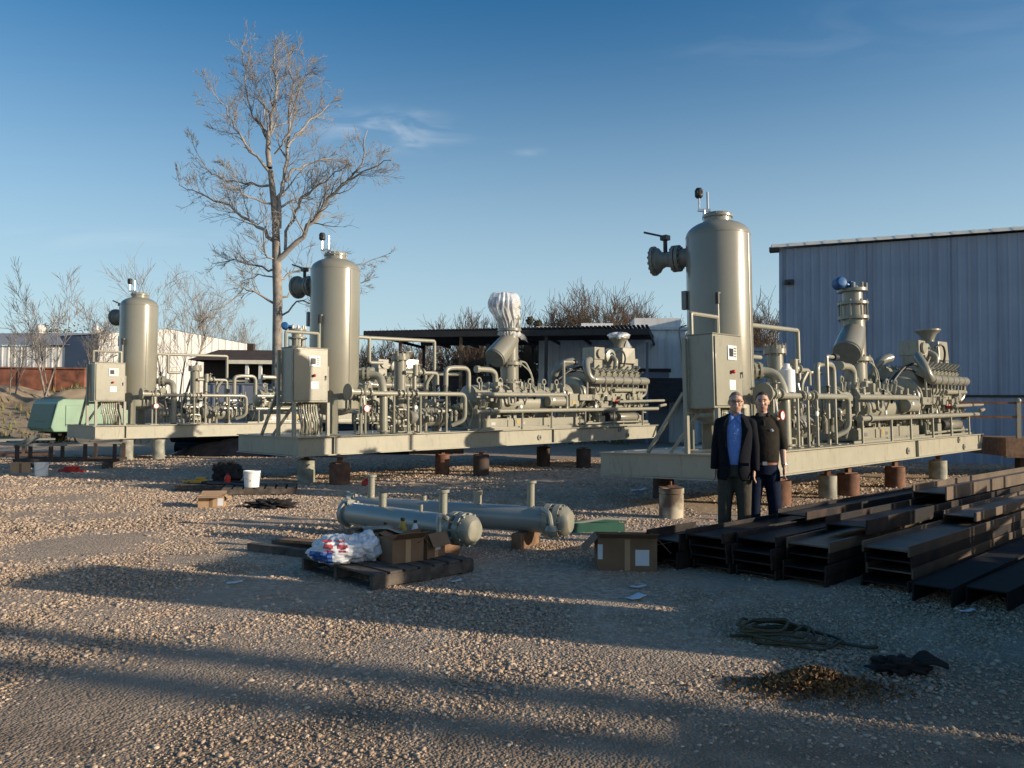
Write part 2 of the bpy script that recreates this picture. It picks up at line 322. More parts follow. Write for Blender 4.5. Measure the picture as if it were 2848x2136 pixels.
    tag(b.build('ground', m, sharp=None), 'pale tan gravel yard under everything', 'ground', kind='structure')
build_ground()

def build_pebbles():
    phi = (1+5**.5)/2
    V = np.array([(-1, phi, 0), (1, phi, 0), (-1, -phi, 0), (1, -phi, 0), (0, -1, phi), (0, 1, phi), (0, -1, -phi), (0, 1, -phi), (phi, 0, -1), (phi, 0, 1), (-phi, 0, -1), (-phi, 0, 1)])/1.9
    Fc = np.array([(0, 11, 5), (0, 5, 1), (0, 1, 7), (0, 7, 10), (0, 10, 11), (1, 5, 9), (5, 11, 4), (11, 10, 2), (10, 7, 6), (7, 1, 8), (3, 9, 4), (3, 4, 2), (3, 2, 6), (3, 6, 8), (3, 8, 9), (4, 9, 5), (2, 4, 11), (6, 2, 10), (8, 6, 7), (9, 8, 1)])
    X = []; Y = []; S = []
    def zone(y0, y1, dens, s0, s1):
        A = 0.72*(y1*y1-y0*y0)+(y1-y0)*1.0; n = int(A*dens*1.15)
        y = np.sqrt(rng.uniform(y0*y0, y1*y1, n)); x = rng.uniform(-1, 1, n)*(0.72*y+0.5)
        keep = np.array([mnoise.noise(Vector((a*0.45, b*0.45, 2.0)))+0.35*mnoise.noise(Vector((a*1.9, b*1.9, 7.0))) > -0.62+0.45*random.random() for a, b in zip(x, y)])
        # rutted, dustier track in the near left
        dn = np.clip(1.1-0.85/(1+np.exp((y-4.9-0.10*x)*2.2)), 0.25, 1); keep &= rng.random(n) < dn
        X.append(x[keep]); Y.append(y[keep])
        S.append(np.exp(rng.normal(math.log((s0+s1)/2), 0.45, keep.sum())).clip(s0*0.5, s1*2.1))
    zone(2.4, 4.6, 3600, 0.0035, 0.0085)
    zone(4.6, 6.5, 3000, 0.0045, 0.0105)
    zone(6.5, 10.0, 2000, 0.005, 0.0115)
    zone(10.0, 16.0, 640, 0.0085, 0.016)
    zone(16.0, 27.0, 140, 0.016, 0.026)
    X = np.concatenate(X); Y = np.concatenate(Y); S = np.concatenate(S); n = len(X)
    q = rng.normal(size=(n, 4)); q /= np.linalg.norm(q, axis=1)[:, None]
    w, x, y, z = q.T
    Rm = np.stack([np.stack([1-2*(y*y+z*z), 2*(x*y-z*w), 2*(x*z+y*w)], -1), np.stack([2*(x*y+z*w), 1-2*(x*x+z*z), 2*(y*z-x*w)], -1), np.stack([2*(x*z-y*w), 2*(y*z+x*w), 1-2*(x*x+y*y)], -1)], 1)
    jit = 1+rng.uniform(-.36, .36, (n, 12, 1))
    sc = rng.uniform(0.65, 1.25, (n, 1, 3))
    P = (V[None]*jit*sc); P = np.einsum('nij,nkj->nki', Rm, P)*S[:, None, None]
    P[:, :, 2] *= 0.6
    P[:, :, 0] += X[:, None]; P[:, :, 1] += Y[:, None]; P[:, :, 2] += (S*0.08)[:, None]
    vs = P.reshape(-1, 3).astype(np.float32); fs = (Fc[None]+12*np.arange(n)[:, None, None]).reshape(-1, 3)
    me = bpy.data.meshes.new('gravel_stones'); me.vertices.add(len(vs)); me.vertices.foreach_set('co', vs.ravel())
    me.loops.add(fs.size); me.loops.foreach_set('vertex_index', fs.ravel().astype(np.int32))
    me.polygons.add(len(fs)); me.polygons.foreach_set('loop_start', np.arange(0, fs.size, 3, dtype=np.int32))
    me.update(calc_edges=True)
    at_ = me.attributes.new('tone', 'FLOAT', 'FACE'); at_.data.foreach_set('value', np.repeat(rng.random(n), 20).astype(np.float32))
    m = bpy.data.materials.new('stone'); m.use_nodes = True; nn = m.node_tree.nodes; l = m.node_tree.links; p = nn['Principled BSDF']; p.inputs['Roughness'].default_value = 0.85
    a = nn.new('ShaderNodeAttribute'); a.attribute_name = 'tone'
    rp = nn.new('ShaderNodeValToRGB'); e = rp.color_ramp.elements
    e[0].color = (0.28, 0.205, 0.14, 1); e[1].color = (0.60, 0.475, 0.35, 1); k = e.new(0.55); k.color = (0.39, 0.29, 0.21, 1); k = e.new(0.85); k.color = (0.46, 0.355, 0.26, 1)
    l.new(a.outputs['Fac'], rp.inputs[0]); l.new(rp.outputs[0], p.inputs['Base Color'])
    me.materials.append(m)
    o = bpy.data.objects.new('gravel_stones', me); COL.objects.link(o)
    tag(o, 'loose tan gravel stones scattered over the whole yard', 'gravel', kind='stuff')
    print('pebbles', n)
build_pebbles()

# ------------------------------------------------------------------ buildings
def rib_wall(b, x0, x1, z0, z1, y=0.0, pitch=0.30, d=0.03, top=None):
    """trapezoid-ribbed sheet in the x-z plane facing -y; top(x) may vary the height"""
    xs = []; x = x0
    while x < x1-1e-6:
        for (dx, dy) in ((0, 0), (0.62, 0), (0.72, -d), (0.90, -d)): xs.append((min(x+dx*pitch, x1), y+dy))
        x += pitch
    xs.append((x1, y)); vs = []
    for (px, py) in xs:
        vs.append((px, py, z0)); vs.append((px, py, top(px) if top else z1))
    b.add(vs, [(2*i, 2*i+2, 2*i+3, 2*i+1) for i in range(len(xs)-1)])
def warehouse():
    t = thing('warehouse', 'big white corrugated metal warehouse, shaded wall filling the right edge', 'building', (10.1, 30.0, 0), math.atan2(-0.404, 0.915)); t.scale = (1, 1, 1.035)
    b = MB(); rib_wall(b, 0, 42, 2.25, 7.6); rib_wall(b, 0, 42, 0, 2.2, y=0.02, pitch=0.6)
    b.b2(0.01, 42, 0.05, 20, 0, 7.55)
    for k in range(140):
        for z in (3.6, 5.1, 6.6): b.b2(.24+.3*k, .265+.3*k, -.042, -.031, z, z+.025)
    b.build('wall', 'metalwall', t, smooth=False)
    b = MB(); b.b2(-0.02, 42, -0.05, 0.03, 2.19, 2.27); b.build('base_flashing', 'darkroof', t)
    for k in range(15):
        b = MB(); x = 3.0+k*2.7; b.b2(x, x+.035, -.045, -.031, 2.3, 7.6); b.build('panel_seam', 'greywall', t, smooth=False)
    b = MB()
    b.add([(-.3, -.26, 7.64), (42, -.26, 7.64), (42, -.02, 7.80), (-.3, -.02, 7.80)], [(0, 1, 2, 3)])
    for k in range(70):      # rib ends along the sloping eave
        x = -.25+k*.6; b.add([(x, -.27, 7.645), (x+.08, -.27, 7.645), (x+.08, -.02, 7.82), (x, -.02, 7.82), (x, -.262, 7.64), (x+.08, -.262, 7.64)], [(0, 1, 2, 3), (4, 5, 1, 0)])
    b.build('eave_trim', 'trim', t, smooth=False)
    b = MB(); b.add([(-0.3, -0.01, 7.80), (42, -0.01, 7.80), (42, 10, 8.6), (-0.3, 10, 8.6), (42, 20.2, 7.8), (-0.3, 20.2, 7.8)], [(0, 1, 2, 3), (3, 2, 4, 5)])
    b.build('roof', 'metalwall2', t, smooth=False)
    b = MB(); b.b2(-.36, -.02, -.24, .1, 7.5, 7.66); b.build('gutter_end', 'darkroof', t)
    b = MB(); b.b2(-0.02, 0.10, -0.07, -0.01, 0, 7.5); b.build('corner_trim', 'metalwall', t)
    for (x, z) in ((2.2, 3.9), (0.35, 6.35), (13.5, 5.6)):
        b = MB(); b.b2(x-0.16, x+0.16, -0.22, -0.03, z-0.07, z+0.09); b.cyl((x, -0.03, z+0.05), (x, -0.24, z-0.05), 0.05)
        b.build('wall_lamp', 'blackmetal', t)
warehouse()
def canopy():
    t = thing('canopy', 'long open shed with flat dark roof on thin posts behind the middle skid', 'canopy', (-7.5, 40.0, 0), math.atan2(-3.0, 13.9))
    b = MB(); L = 14.2
    for k in range(71): b.add([(k*.2, 0, 5.55+k*.0018), (k*.2+.12, 0, 5.55+k*.0018), (k*.2+.12, 9, 5.9), (k*.2, 9, 5.9), (k*.2, 0, 5.62+k*.0018), (k*.2+.12, 0, 5.62+k*.0018), (k*.2+.12, 9, 5.97), (k*.2, 9, 5.97)], [(0, 1, 5, 4), (4, 5, 6, 7), (0, 3, 2, 1), (0, 4, 7, 3), (1, 2, 6, 5)])
    b.b2(0, L, -0.02, 0.06, 5.27, 5.56); b.b2(0, L, 4.4, 4.5, 5.45, 5.7); b.b2(0, L, 8.9, 9.0, 5.6, 5.88)
    for x in np.arange(0.1, L, 1.75): b.b2(x, x+.08, 0.06, 9, 5.42, 5.58)
    b.build('roof', 'darkroof', t, smooth=False)
    for x, mm in ((1.9, 'rust'), (5.05, 'wood2'), (5.35, 'greywall'), (9.3, 'darkroof'), (13.9, 'greywall')):
        b = MB(); b.b2(x-.07, x+.07, 0.1 if mm != 'greywall' else 4.42, 0.24 if mm != 'greywall' else 4.56, 0, 5.3); b.build('post', mm, t)
    for x in (0.2, 7.0, 13.9):
        b = MB(); b.b2(x-.07, x+.07, 8.85, 9.0, 0, 5.6); b.build('post', 'darkroof', t)
canopy()
def shop():
    t = thing('shop_building', 'white flat-roofed shop building behind the open shed, mostly in shade', 'building', (1.5, 45.0, 0), R(-3))
    b = MB(); rib_wall(b, 0, 8.2, 0, 6.3, pitch=0.4, d=.025); b.b2(0, 8.2, 0.03, 12, 0, 6.28)
    rib_wall(b, 8.6, 13.4, 0, 5.2, y=1.0, pitch=0.4); b.b2(8.2, 13.4, 1.03, 12, 0, 5.2); b.build('wall', 'metalwall2', t, smooth=False)
    b = MB(); b.b2(-.15, 8.4, -.15, 12.1, 6.3, 6.45); b.b2(8.42, 13.6, .85, 12.1, 5.21, 5.4); b.build('roof_edge', 'metalwall2', t)
    for (x0, x1, z0, z1) in ((5.4, 8.0, 6.46, 7.0), (2.4, 4.2, 6.46, 6.7)):
        b = MB(); b.b2(x0, x1, .3, 2.5, z0, z1); b.build('roof_vent_box', 'metalwall2', t)
    for x0 in (1.0, 4.5):
        b = MB(); b.b2(x0, x0+2.8, -.07, -.028, 0, 3.9)
        for k in range(1, 6): b.b2(x0+.02, x0+2.78, -.085, -.072, k*.65-.02, k*.65+.02)
        b.build('roll_door', 'greywall', t)
        b = MB(); b.b2(x0-.1, x0+2.9, -.10, -.03, 3.92, 4.12); b.build('lintel', 'darkwood', t)
    b = MB()
    b.add([(1.2, -.05, 3.6), (3.6, -2.6, 2.3), (8.6, -2.6, 2.3), (8.6, -.05, 3.6), (1.2, -.05, 3.5), (3.6, -2.6, 2.2), (8.6, -2.6, 2.2), (8.6, -.05, 3.5)], [(0, 1, 2, 3), (4, 7, 6, 5), (0, 4, 5, 1), (1, 5, 6, 2), (2, 6, 7, 3)])
    b.build('awning', 'shingle', t, smooth=False)
    for x in (3.8, 8.4):
        b = MB(); b.b2(x-.1, x+.1, -2.5, -2.3, 0, 2.2); b.build('awning_post', 'metalwall2', t)
shop()
def white_barn():
    t = thing('white_warehouse', 'white gable warehouse wall lit by the sun behind the farthest skid', 'building', (-30.2, 58.0, 0), math.atan2(.5, .87))
    W_ = 10.9
    top = lambda x: 6.75+0.9*(1-abs(x-4.6)/6.3)
    b = MB(); rib_wall(b, 0, W_, 0, 7, pitch=.5, d=.03, top=top)
    b.build('wall', 'metalwall2', t, smooth=False)
    b = MB(); b.add([(-3.2, 3.5, 0), (0, 0.02, 0), (0, .02, 6.9), (-3.2, 3.5, 6.9)], [(0, 1, 2, 3)]); b.build('shaded_side_wall', 'greywall', t, smooth=False)  # same white building; this side's blue shade is put into the colour
    b = MB(); b.add([(-.1, -.06, top(0)), (4.6, -.06, 7.68), (4.6, 20, 7.68), (-.1, 20, top(0)), (W_+.1, -.06, top(W_)), (W_+.1, 20, top(W_)), (-3.3, 3.5, 6.9)], [(0, 1, 2, 3), (1, 4, 5, 2), (0, 3, 6)]); b.build('roof', 'metalwall2', t, smooth=False)
    b = MB(); b.b2(W_-.12, W_+.06, -.1, -.01, 0, top(W_)); b.build('downspout', 'trim', t)
white_barn()
def long_shed():
    t = thing('long_shed', 'low long white building with dark grey roof band at the far left', 'building', (-52, 58.0, 0), R(3))
    b = MB(); rib_wall(b, 0, 20.2, 0, 6.1, pitch=.45, d=.03); b.b2(0, 20.2, .03, 9, 0, 6.1); b.build('wall', 'metalwall2', t, smooth=False)
    b = MB(); b.add([(-.2, -.25, 6.05), (22.2, -.25, 6.25), (22.2, .2, 7.2), (-.2, .2, 6.85), (22.2, 9, 7.4), (-.2, 9, 7.1)], [(0, 1, 2, 3), (3, 2, 4, 5)]); b.b2(20.25, 22.2, 0, 9, 0, 6.1); b.build('roof', 'greywall', t, smooth=False)
    b = MB(); b.b2(18.2, 18.7, -.06, -.035, 1.0, 4.6); b.build('narrow_window', 'darkwood', t)
    for x in (16.5, 20.6):
        b = MB(); b.cyl((x, 1, 7.0), (x, 1, 7.45), .25); b.sphere((x, 1, 7.5), .36); b.build('roof_vent', 'metalwall2', t)
long_shed()
def brown_shed():
    t = thing('brown_shed', 'low shed with brown shingle hip roof and white posts behind the bare tree', 'shed', (-19.3, 48.0, 0), R(0))
    b = MB(); L = 8.5
    b.add([(-.2, -.3, 4.55), (L, -.3, 4.55), (L, 5, 4.55), (-.2, 5, 4.55), (.75, 2.2, 5.35), (L-1, 2.2, 5.35)], [(0, 1, 5, 4), (1, 2, 5), (2, 3, 4, 5), (3, 0, 4)])
    b.b2(2.6, 3.0, 2.0, 2.4, 5.1, 5.75); b.build('roof', 'shingle', t, smooth=False)
    b = MB(); b.b2(2.2, L, -.34, -.305, 4.33, 4.56); b.build('fascia', 'trim', t)
    b = MB(); b.b2(.1, L-.2, 1.5, 4.8, 0, 4.52); b.build('wall', 'darkwood', t)
    for x in (3.35, 4.15, 6.4):
        b = MB(); b.b2(x-.09, x+.09, -.2, -.02, 0, 4.5); b.build('post', 'metalwall2', t)
brown_shed()

# ------------------------------------------------------------------ berm, grass and things at the back left
def sstep(a, b, x):
    t = max(0, min(1, (x-a)/(b-a))); return t*t*(3-2*t)
def berm_h(x, y):
    h = 2.55*sstep(39.5, 46, y)*(1-sstep(54, 58, y))*(1-sstep(-25.5, -16, x))
    return h+0.28*h*(mnoise.noise(Vector((x*.35, y*.35, 1)))+.5*mnoise.noise(Vector((x*1.1, y*1.1, 3))))-0.03
def berm():
    xs = np.arange(-75, -13, .45); ys = np.arange(38, 59, .45); b = MB()
    b.v = [(x, y, berm_h(x, y)) for y in ys for x in xs]; nx = len(xs)
    b.f = [(j*nx+i, j*nx+i+1, (j+1)*nx+i+1, (j+1)*nx+i) for j in range(len(ys)-1) for i in range(nx-1)]; b.mi = [0]*len(b.f)
    tag(b.build('dirt_berm', 'dirt', sharp=None), 'brown earth bank at the left behind the green machine', 'earth bank', kind='structure')
berm()
def grass():
    b = MB()
    for k in range(16000):
        x = random.uniform(-62, 6); y = random.uniform(36, 60)
        if x > -17 and y < 40: continue
        if mnoise.noise(Vector((x*.25, y*.25, 9))) < -.05: continue
        z = max(0, berm_h(x, y)) if x < -14 else 0
        h = random.uniform(.12, .42); a = random.uniform(0, pi); w = random.uniform(.03, .08)
        dx, dy = math.cos(a)*w, math.sin(a)*w; lx, ly = random.uniform(-.15, .15), random.uniform(-.15, .15)
        b.add([(x-dx, y-dy, z-.03), (x+dx, y+dy, z-.03), (x+lx, y+ly, z+h)], [(0, 1, 2)])
    tag(b.build('dry_grass', 'drygrass', smooth=False), 'thin dry green and straw grass on the earth bank', 'grass', kind='stuff')
grass()
def dumpster():
    t = thing('dumpster', 'long rusty red steel dumpster on top of the earth bank', 'dumpster', (-32.6, 50.5, 2.3), R(4))
    b = MB(); b.b2(0, 5.3, 0, 2.2, .35, 1.75)
    for x in (1.2, 3.4): b.b2(x, x+.14, -.06, -.002, .35, 1.75)
    b.add([(-.9, 0, 1.75), (0, 0, .5), (0, 0, 1.75), (-.9, 2.2, 1.75), (0, 2.2, .5), (0, 2.2, 1.75)], [(0, 1, 2), (3, 5, 4), (0, 3, 4, 1), (0, 2, 5, 3)])
    b.b2(-.05, 5.35, -.1, 2.3, 1.752, 1.85); b.build('body', 'rustred', t, bevel=.02)
    b = MB(); b.b2(.2, 5.1, .1, 2.1, 0, .35); b.build('runners', 'darkwood', t)
dumpster()
def generator():
    g = gnd(150, 1226); g = at(95, 1200, 36.0)
    t = thing('towable_compressor', 'pale green towable machine on wheels behind the farthest skid', 'towable machine', (-20.75, 35.2, 0), R(47))
    b = MB()
    prof = [(0.0, .55), (-.12, .75), (.12, 1.85), (.35, 1.98), (3.0, 1.98), (3.25, 1.8), (3.3, .55)]
    vs = [(x, -1.6, z) for x, z in prof]+[(x, 1.6, z) for x, z in prof]; k = len(prof)
    b.add(vs, [tuple(range(k-1, -1, -1)), tuple(range(k, 2*k))]+[(i, (i+1) % k, k+(i+1) % k, k+i) for i in range(k)])
    b.build('body', 'green', t, smooth=False, bevel=.04)
    b = MB(); b.b2(.45, 1.5, -1.63, -1.602, .8, 1.7); b.b2(1.65, 2.9, -1.63, -1.602, .8, 1.7); b.build('side_door', 'green', t, bevel=.01)
    b = MB(); [b.b2(-.09+.06*k, -.05+.06*k, -.7, .7, .95+.16*k, 1.0+.16*k) for k in range(4)]; b.add([(-.14, -1.5, .70), (-.14, 1.5, .70), (.07, 1.5, 1.75), (.07, -1.5, 1.75)], [(0, 3, 2, 1)]); b.build('shade_end_panel', 'green_dk', t)  # dark green sheet over the end face, deepening its shade by colour
    for sy in (-1.5, 1.5):
        b = MB(); b.lathe([(.16, -.1), (.34, -.09), (.37, -.04), (.37, .04), (.34, .09), (.16, .1)], (1.2, sy, .37), (0, 1, 0)); w = b.build('wheel', 'black', t)
        b = MB(); b.lathe([(.05, -.105), (.17, -.09), (.17, .09), (.05, .105)], (1.2, sy, .37), (0, 1, 0)); b.build('rim', 'steel', w)
    b = MB(); b.bar((3.3, 0, .5), (4.6, 0, .42), .1); b.bar((.0, 0, .5), (3.3, 0, .5), .9, .08); b.build('tow_bar', 'blackmetal', t)
    b = MB(); b.tube([(2.4, 0, 1.98), (2.4, 0, 2.2), (2.5, 0, 2.25)], .05); b.build('exhaust_pipe', 'blackmetal', t)
generator()
def grey_box(name, label, cat, p, d, rz, m, ribs=4):
    t = thing(name, label, cat, p, rz); b = MB(); b.b2(0, d[0], 0, d[1], .18, d[2]); b.build('body', m, t, bevel=.03)
    b = MB()
    for k in range(ribs): x = (k+.5)*d[0]/ribs; b.b2(x-.05, x+.05, -.05, -.002, .2, d[2]-.02)
    b.b2(-.04, d[0]+.04, -.06, d[1]+.04, d[2]+.002, d[2]+.07); b.build('rib_frame', m, t)
    b = MB(); b.b2(.1, d[0]-.1, .1, d[1]-.1, 0, .178); b.build('skid_base', 'darkwood', t)
grey_box('mud_tank', 'plain grey steel tank box in front of the brown shed', 'tank', (-15.9, 41.5, 0), (3.0, 1.6, 2.9), R(0), 'greywall')
grey_box('equipment_crate', 'dark rust-topped equipment crate under the open shed roof', 'crate', (-3.6, 39.6, 0), (2.6, 1.8, 3.3), R(-12), 'darkwood')
grey_box('orange_bin', 'orange steel bin beside the dark crate under the open shed', 'bin', (-.6, 40.6, 0), (1.5, 1.4, 3.0), R(-12), 'rustred', 3)
def dark_pipes():
    k = 0
    for row, n in ((0, 5), (1, 4), (2, 2)):
        for i in range(n):
            y = 29.2+.42*i+.21*row; x0 = -12.4+random.uniform(-.4, .4); L = random.uniform(8, 11)
            b = MB(); z = .2+row*.36
            b.lathe([(.17, 0), (.2, 0), (.2, L), (.17, L)], (0, 0, 0), (1, .03, 0), 14, cap=False); b.lathe([(.17, 0), (.17, L)], (0, 0, 0), (1, .03, 0), 14, cap=False)
            o = b.build('steel_pipe', 'tarp'); o.location = (x0, y, z)
            tag(o, 'long black pipe, %s layer of the heap beyond the farthest skid, %s from front' % (('bottom', 'middle', 'top')[row], ('first', 'second', 'third', 'fourth', 'fifth')[i]), 'pipe', 'black pipes heaped beyond the farthest skid')
    b = MB(); b.v = []; n = 30
    for j in range(12):
        for i in range(n):
            x = i*.2; y = j*.16; z = .55*math.sin(pi*j/11)*math.sin(pi*i/(n-1))**.5*(1+.5*mnoise.noise(Vector((x, y, 2))))+.12*mnoise.noise(Vector((x*2.2, y*2.2, 5)))
            b.v.append((x, y, max(.01, z)))
    b.f = [(j*n+i, j*n+i+1, (j+1)*n+i+1, (j+1)*n+i) for j in range(11) for i in range(n-1)]; b.mi = [0]*len(b.f)
    o = b.build('tarp', 'tarp', sharp=None); o.location = (-11.7, 26.9, 0); tag(o, 'crumpled black tarp on the gravel under the farthest skid', 'tarp')
dark_pipes()

# ------------------------------------------------------------------ trees
def grow(b, p, d, L, r, depth, nch, spread, upb, nseg=4, wob=.18, rmin=.008, lenf=.55):
    pts = [Vector(p)]; d = Vector(d).normalized(); st = L/nseg; cur = Vector(p)
    for k in range(nseg):
        d = (d+Vector((random.gauss(0, wob), random.gauss(0, wob), random.gauss(0, wob)+upb))).normalized(); cur = cur+d*st; pts.append(cur.copy())
    rad = [max(rmin, r*(1-.75*k/nseg)) for k in range(nseg+1)]
    b.tube(pts, r, n=5 if r > .05 else 3, radii=rad, cap=False)
    if depth <= 0: return
    for c in range(nch):
        t = random.uniform(.25, 1.0)*nseg; i = min(int(t), nseg-1); q = pts[i].lerp(pts[i+1], t-i)
        dd = (pts[i+1]-pts[i]).normalized(); ax = dd.orthogonal().normalized(); ax.rotate(Matrix.Rotation(random.uniform(0, 2*pi), 3, dd))
        nd = (dd*math.cos(spread)+ax*math.sin(spread*random.uniform(.7, 1.3)))
        grow(b, q, nd, L*lenf*random.uniform(.7, 1.25), max(rmin, rad[i]*.55), depth-1, nch, spread, upb, max(2, nseg-1), wob, rmin, lenf)
def big_tree():
    Y0 = 40.0; base = at(771, 1180, Y0); base.z = 0
    t = thing('bare_tree', 'very tall leafless pale-barked tree standing behind the middle skid', 'tree', base)
    def P(zx, zy, dy=0.0): return at(400+zx/1.746, 50+zy/1.746, Y0+dy)-base
    def limb(b, pts, r0, r1, dy1, kids, L, dep=2, dy0=0.0):
        n = len(pts); Q = [P(x, y, dy0+(dy1-dy0)*k/(n-1)) for k, (x, y) in enumerate(pts)]
        R_ = []; S = []                                   # resample with slight wobble
        for k in range(n-1):
            for s_ in range(3): S.append(Q[k].lerp(Q[k+1], s_/3)+Vector((random.gauss(0, .06), random.gauss(0, .06), random.gauss(0, .06))))
        S.append(Q[-1]); m = len(S); R_ = [r0+(r1-r0)*k/(m-1) for k in range(m)]
        b.tube(S, r0, n=8 if r0 > .12 else 6, radii=R_, cap=False)
        for c in range(kids):
            f = random.uniform(.18, 1.0); i = min(int(f*(m-1)), m-2); q = S[i].lerp(S[i+1], random.random())
            dd = (S[i+1]-S[i]).normalized(); ax = dd.orthogonal().normalized(); ax.rotate(Matrix.Rotation(random.uniform(0, 2*pi), 3, dd))
            nd = dd*.85+ax*.65
            grow(b, q, nd, L*random.uniform(.6, 1.3)*(1.15-.72*f), max(.012, R_[i]*.42), dep, 4, .55, .05, 5, .13, .0075, .58)
    tr = MB(); base_pts = [(650, 1920), (648, 1640), (650, 1350), (645, 1180), (640, 1000), (630, 880), (615, 740)]
    Q = [P(x, y) for x, y in base_pts]; Q[0].z = -.1
    tr.tube(Q, .3, n=12, radii=[.30, .25, .235, .22, .18, .16, .14], cap=False)
    tr.build('trunk', 'bark', t, sharp=None)
    b = MB()
    limb(b, [(615, 740), (600, 600), (622, 470), (645, 350), (640, 240), (634, 150)], .15, .02, -.6, 26, 1.9)
    limb(b, [(648, 1010), (662, 880), (682, 780), (695, 660), (712, 450), (735, 300), (695, 135)], .14, .02, .9, 26, 1.9)
    limb(b, [(648, 1175), (740, 1090), (830, 980), (900, 870), (1000, 780), (1060, 710), (1085, 545)], .15, .022, -1.6, 26, 1.8)
    limb(b, [(1000, 780), (1110, 715), (1200, 690)], .05, .015, -2.2, 10, 1.0, dy0=-1.2)
    limb(b, [(685, 1130), (715, 1000), (745, 920), (800, 850), (870, 785), (960, 740)], .09, .02, -.9, 20, 1.5)
    limb(b, [(660, 930), (720, 880), (790, 870), (840, 810)], .06, .015, 1.4, 12, 1.4)
    limb(b, [(682, 790), (740, 740), (800, 705), (880, 680), (960, 690)], .07, .015, 1.8, 14, 1.4)
    limb(b, [(700, 620), (735, 560), (800, 500), (870, 460), (930, 400)], .075, .015, 1.4, 16, 1.4)
    limb(b, [(712, 480), (760, 330), (800, 220)], .05, .014, -.8, 12, 1.2)
    limb(b, [(645, 660), (690, 600), (740, 420), (770, 300)], .05, .014, -1.3, 12, 1.3)
    limb(b, [(625, 1080), (560, 1010), (480, 960), (380, 900), (270, 850), (170, 810)], .11, .018, .8, 24, 1.7)
    limb(b, [(618, 755), (520, 650), (445, 540), (400, 440), (320, 330)], .085, .016, -1.5, 20, 1.6)
    limb(b, [(602, 570), (530, 470), (492, 350), (490, 220), (480, 110)], .07, .014, .6, 18, 1.4)
    limb(b, [(612, 640), (580, 520), (580, 400), (545, 300), (520, 210)], .05, .014, 1.7, 14, 1.3)
    limb(b, [(618, 820), (560, 815), (470, 800), (390, 788), (310, 740), (235, 600)], .07, .014, 2.0, 18, 1.4)
    limb(b, [(625, 905), (540, 880), (470, 850), (400, 700)], .06, .014, -2.0, 14, 1.4)
    limb(b, [(645, 1200), (580, 1130), (590, 1000), (560, 900)], .06, .014, -1.5, 12, 1.2)
    limb(b, [(640, 1225), (540, 1200), (440, 1170), (335, 1195)], .06, .014, 1.3, 16, 1.3)
    limb(b, [(645, 1390), (560, 1335), (480, 1315), (375, 1405), (310, 1455)], .065, .014, -.8, 16, 1.3)
    limb(b, [(640, 1260), (560, 1250), (470, 1280)], .045, .014, 2.0, 12, 1.1)
    limb(b, [(655, 1370), (700, 1338), (790, 1300), (830, 1280)], .06, .014, 1.0, 10, 1.1)
    limb(b, [(655, 1265), (720, 1235), (800, 1215), (930, 1210), (1060, 1190), (1180, 1150)], .06, .014, 1.8, 18, 1.3)
    limb(b, [(660, 1435), (740, 1390), (840, 1380), (960, 1300), (1100, 1270)], .05, .014, -1.6, 14, 1.2)
    b.build('crown', 'twig', t, sharp=None)
    print('tree faces', len(b.f))
big_tree()
def small_tree(name, label, p, H, seed, stems=3, m='twig', spread=.5, nch=6, rmin=.0085, lean=(0, 0), group=None, depth=3, tk=.0095):
    random.seed(seed); t = thing(name, label, 'tree', p, group=group)
    b = MB(); c = MB()
    for s_ in range(stems):
        d = Vector((random.gauss(0, .22)+lean[0], random.gauss(0, .22)+lean[1], 1)).normalized(); r = tk*H*random.uniform(.6, 1.0); L = H*random.uniform(.6, .78)
        pts = [Vector((random.uniform(-.2, .2), random.uniform(-.2, .2), -.2))]; n = 6
        for k in range(n): d = (d+Vector((random.gauss(0, .06), random.gauss(0, .06), .06))).normalized(); pts.append(pts[-1]+d*L/n)
        rad = [max(rmin, r*(1-.6*k/n)) for k in range(n+1)]; b.tube(pts, r, n=6, radii=rad, cap=False)
        for k in range(nch+3):
            f = random.uniform(.25, 1)*n; i = min(int(f), n-1); dd = (pts[i+1]-pts[i]).normalized(); ax = dd.orthogonal().normalized(); ax.rotate(Matrix.Rotation(random.uniform(0, 2*pi), 3, dd))
            grow(c, pts[i].lerp(pts[i+1], f-i), dd*.9+ax*spread, H*.27*random.uniform(.6, 1.3), max(rmin, rad[i]*.5), depth-1, nch, spread, .09, 4, .13, rmin, .55)
    b.build('trunk', 'bark' if m == 'twig' else m, t, sharp=None); c.build('crown', m, t, sharp=None); return t
def wpt(px, py, Y, z=None):
    q = at(px, py, Y); q.z = 0 if z is None else z; return q
small_tree('bare_tree', 'many-stemmed leafless tree on the bank in front of the long white building', wpt(128, 1090, 46, 2.3), 7.2, 3, 3, nch=5)
small_tree('bare_tree', 'thin leaning leafless sapling at the far left edge on the bank', wpt(30, 1090, 45, 2.1), 4.9, 5, 2, lean=(.5, 0), nch=4)
small_tree('bare_tree', 'slim leafless tree between the rusty dumpster and the farthest vessel', wpt(240, 1090, 52, 2.2), 6.4, 8, 3)
small_tree('bare_tree', 'leafless tree with reddish trunk right of the farthest vessel', wpt(487, 1090, 50, 0), 10.8, 9, 3)
small_tree('bare_tree', 'small leafless tree behind the roof of the white gable warehouse', wpt(640, 1090, 78, 0), 10.2, 12, 3)
small_tree('bare_tree', 'small leafless tree peeking over the white warehouse, right of the reddish one', wpt(590, 1090, 82, 0), 11.2, 14, 3)
small_tree('bare_tree', 'low leafless tree behind the brown shed left of the tall trunk', wpt(705, 1090, 74, 0), 8.6, 15, 3)
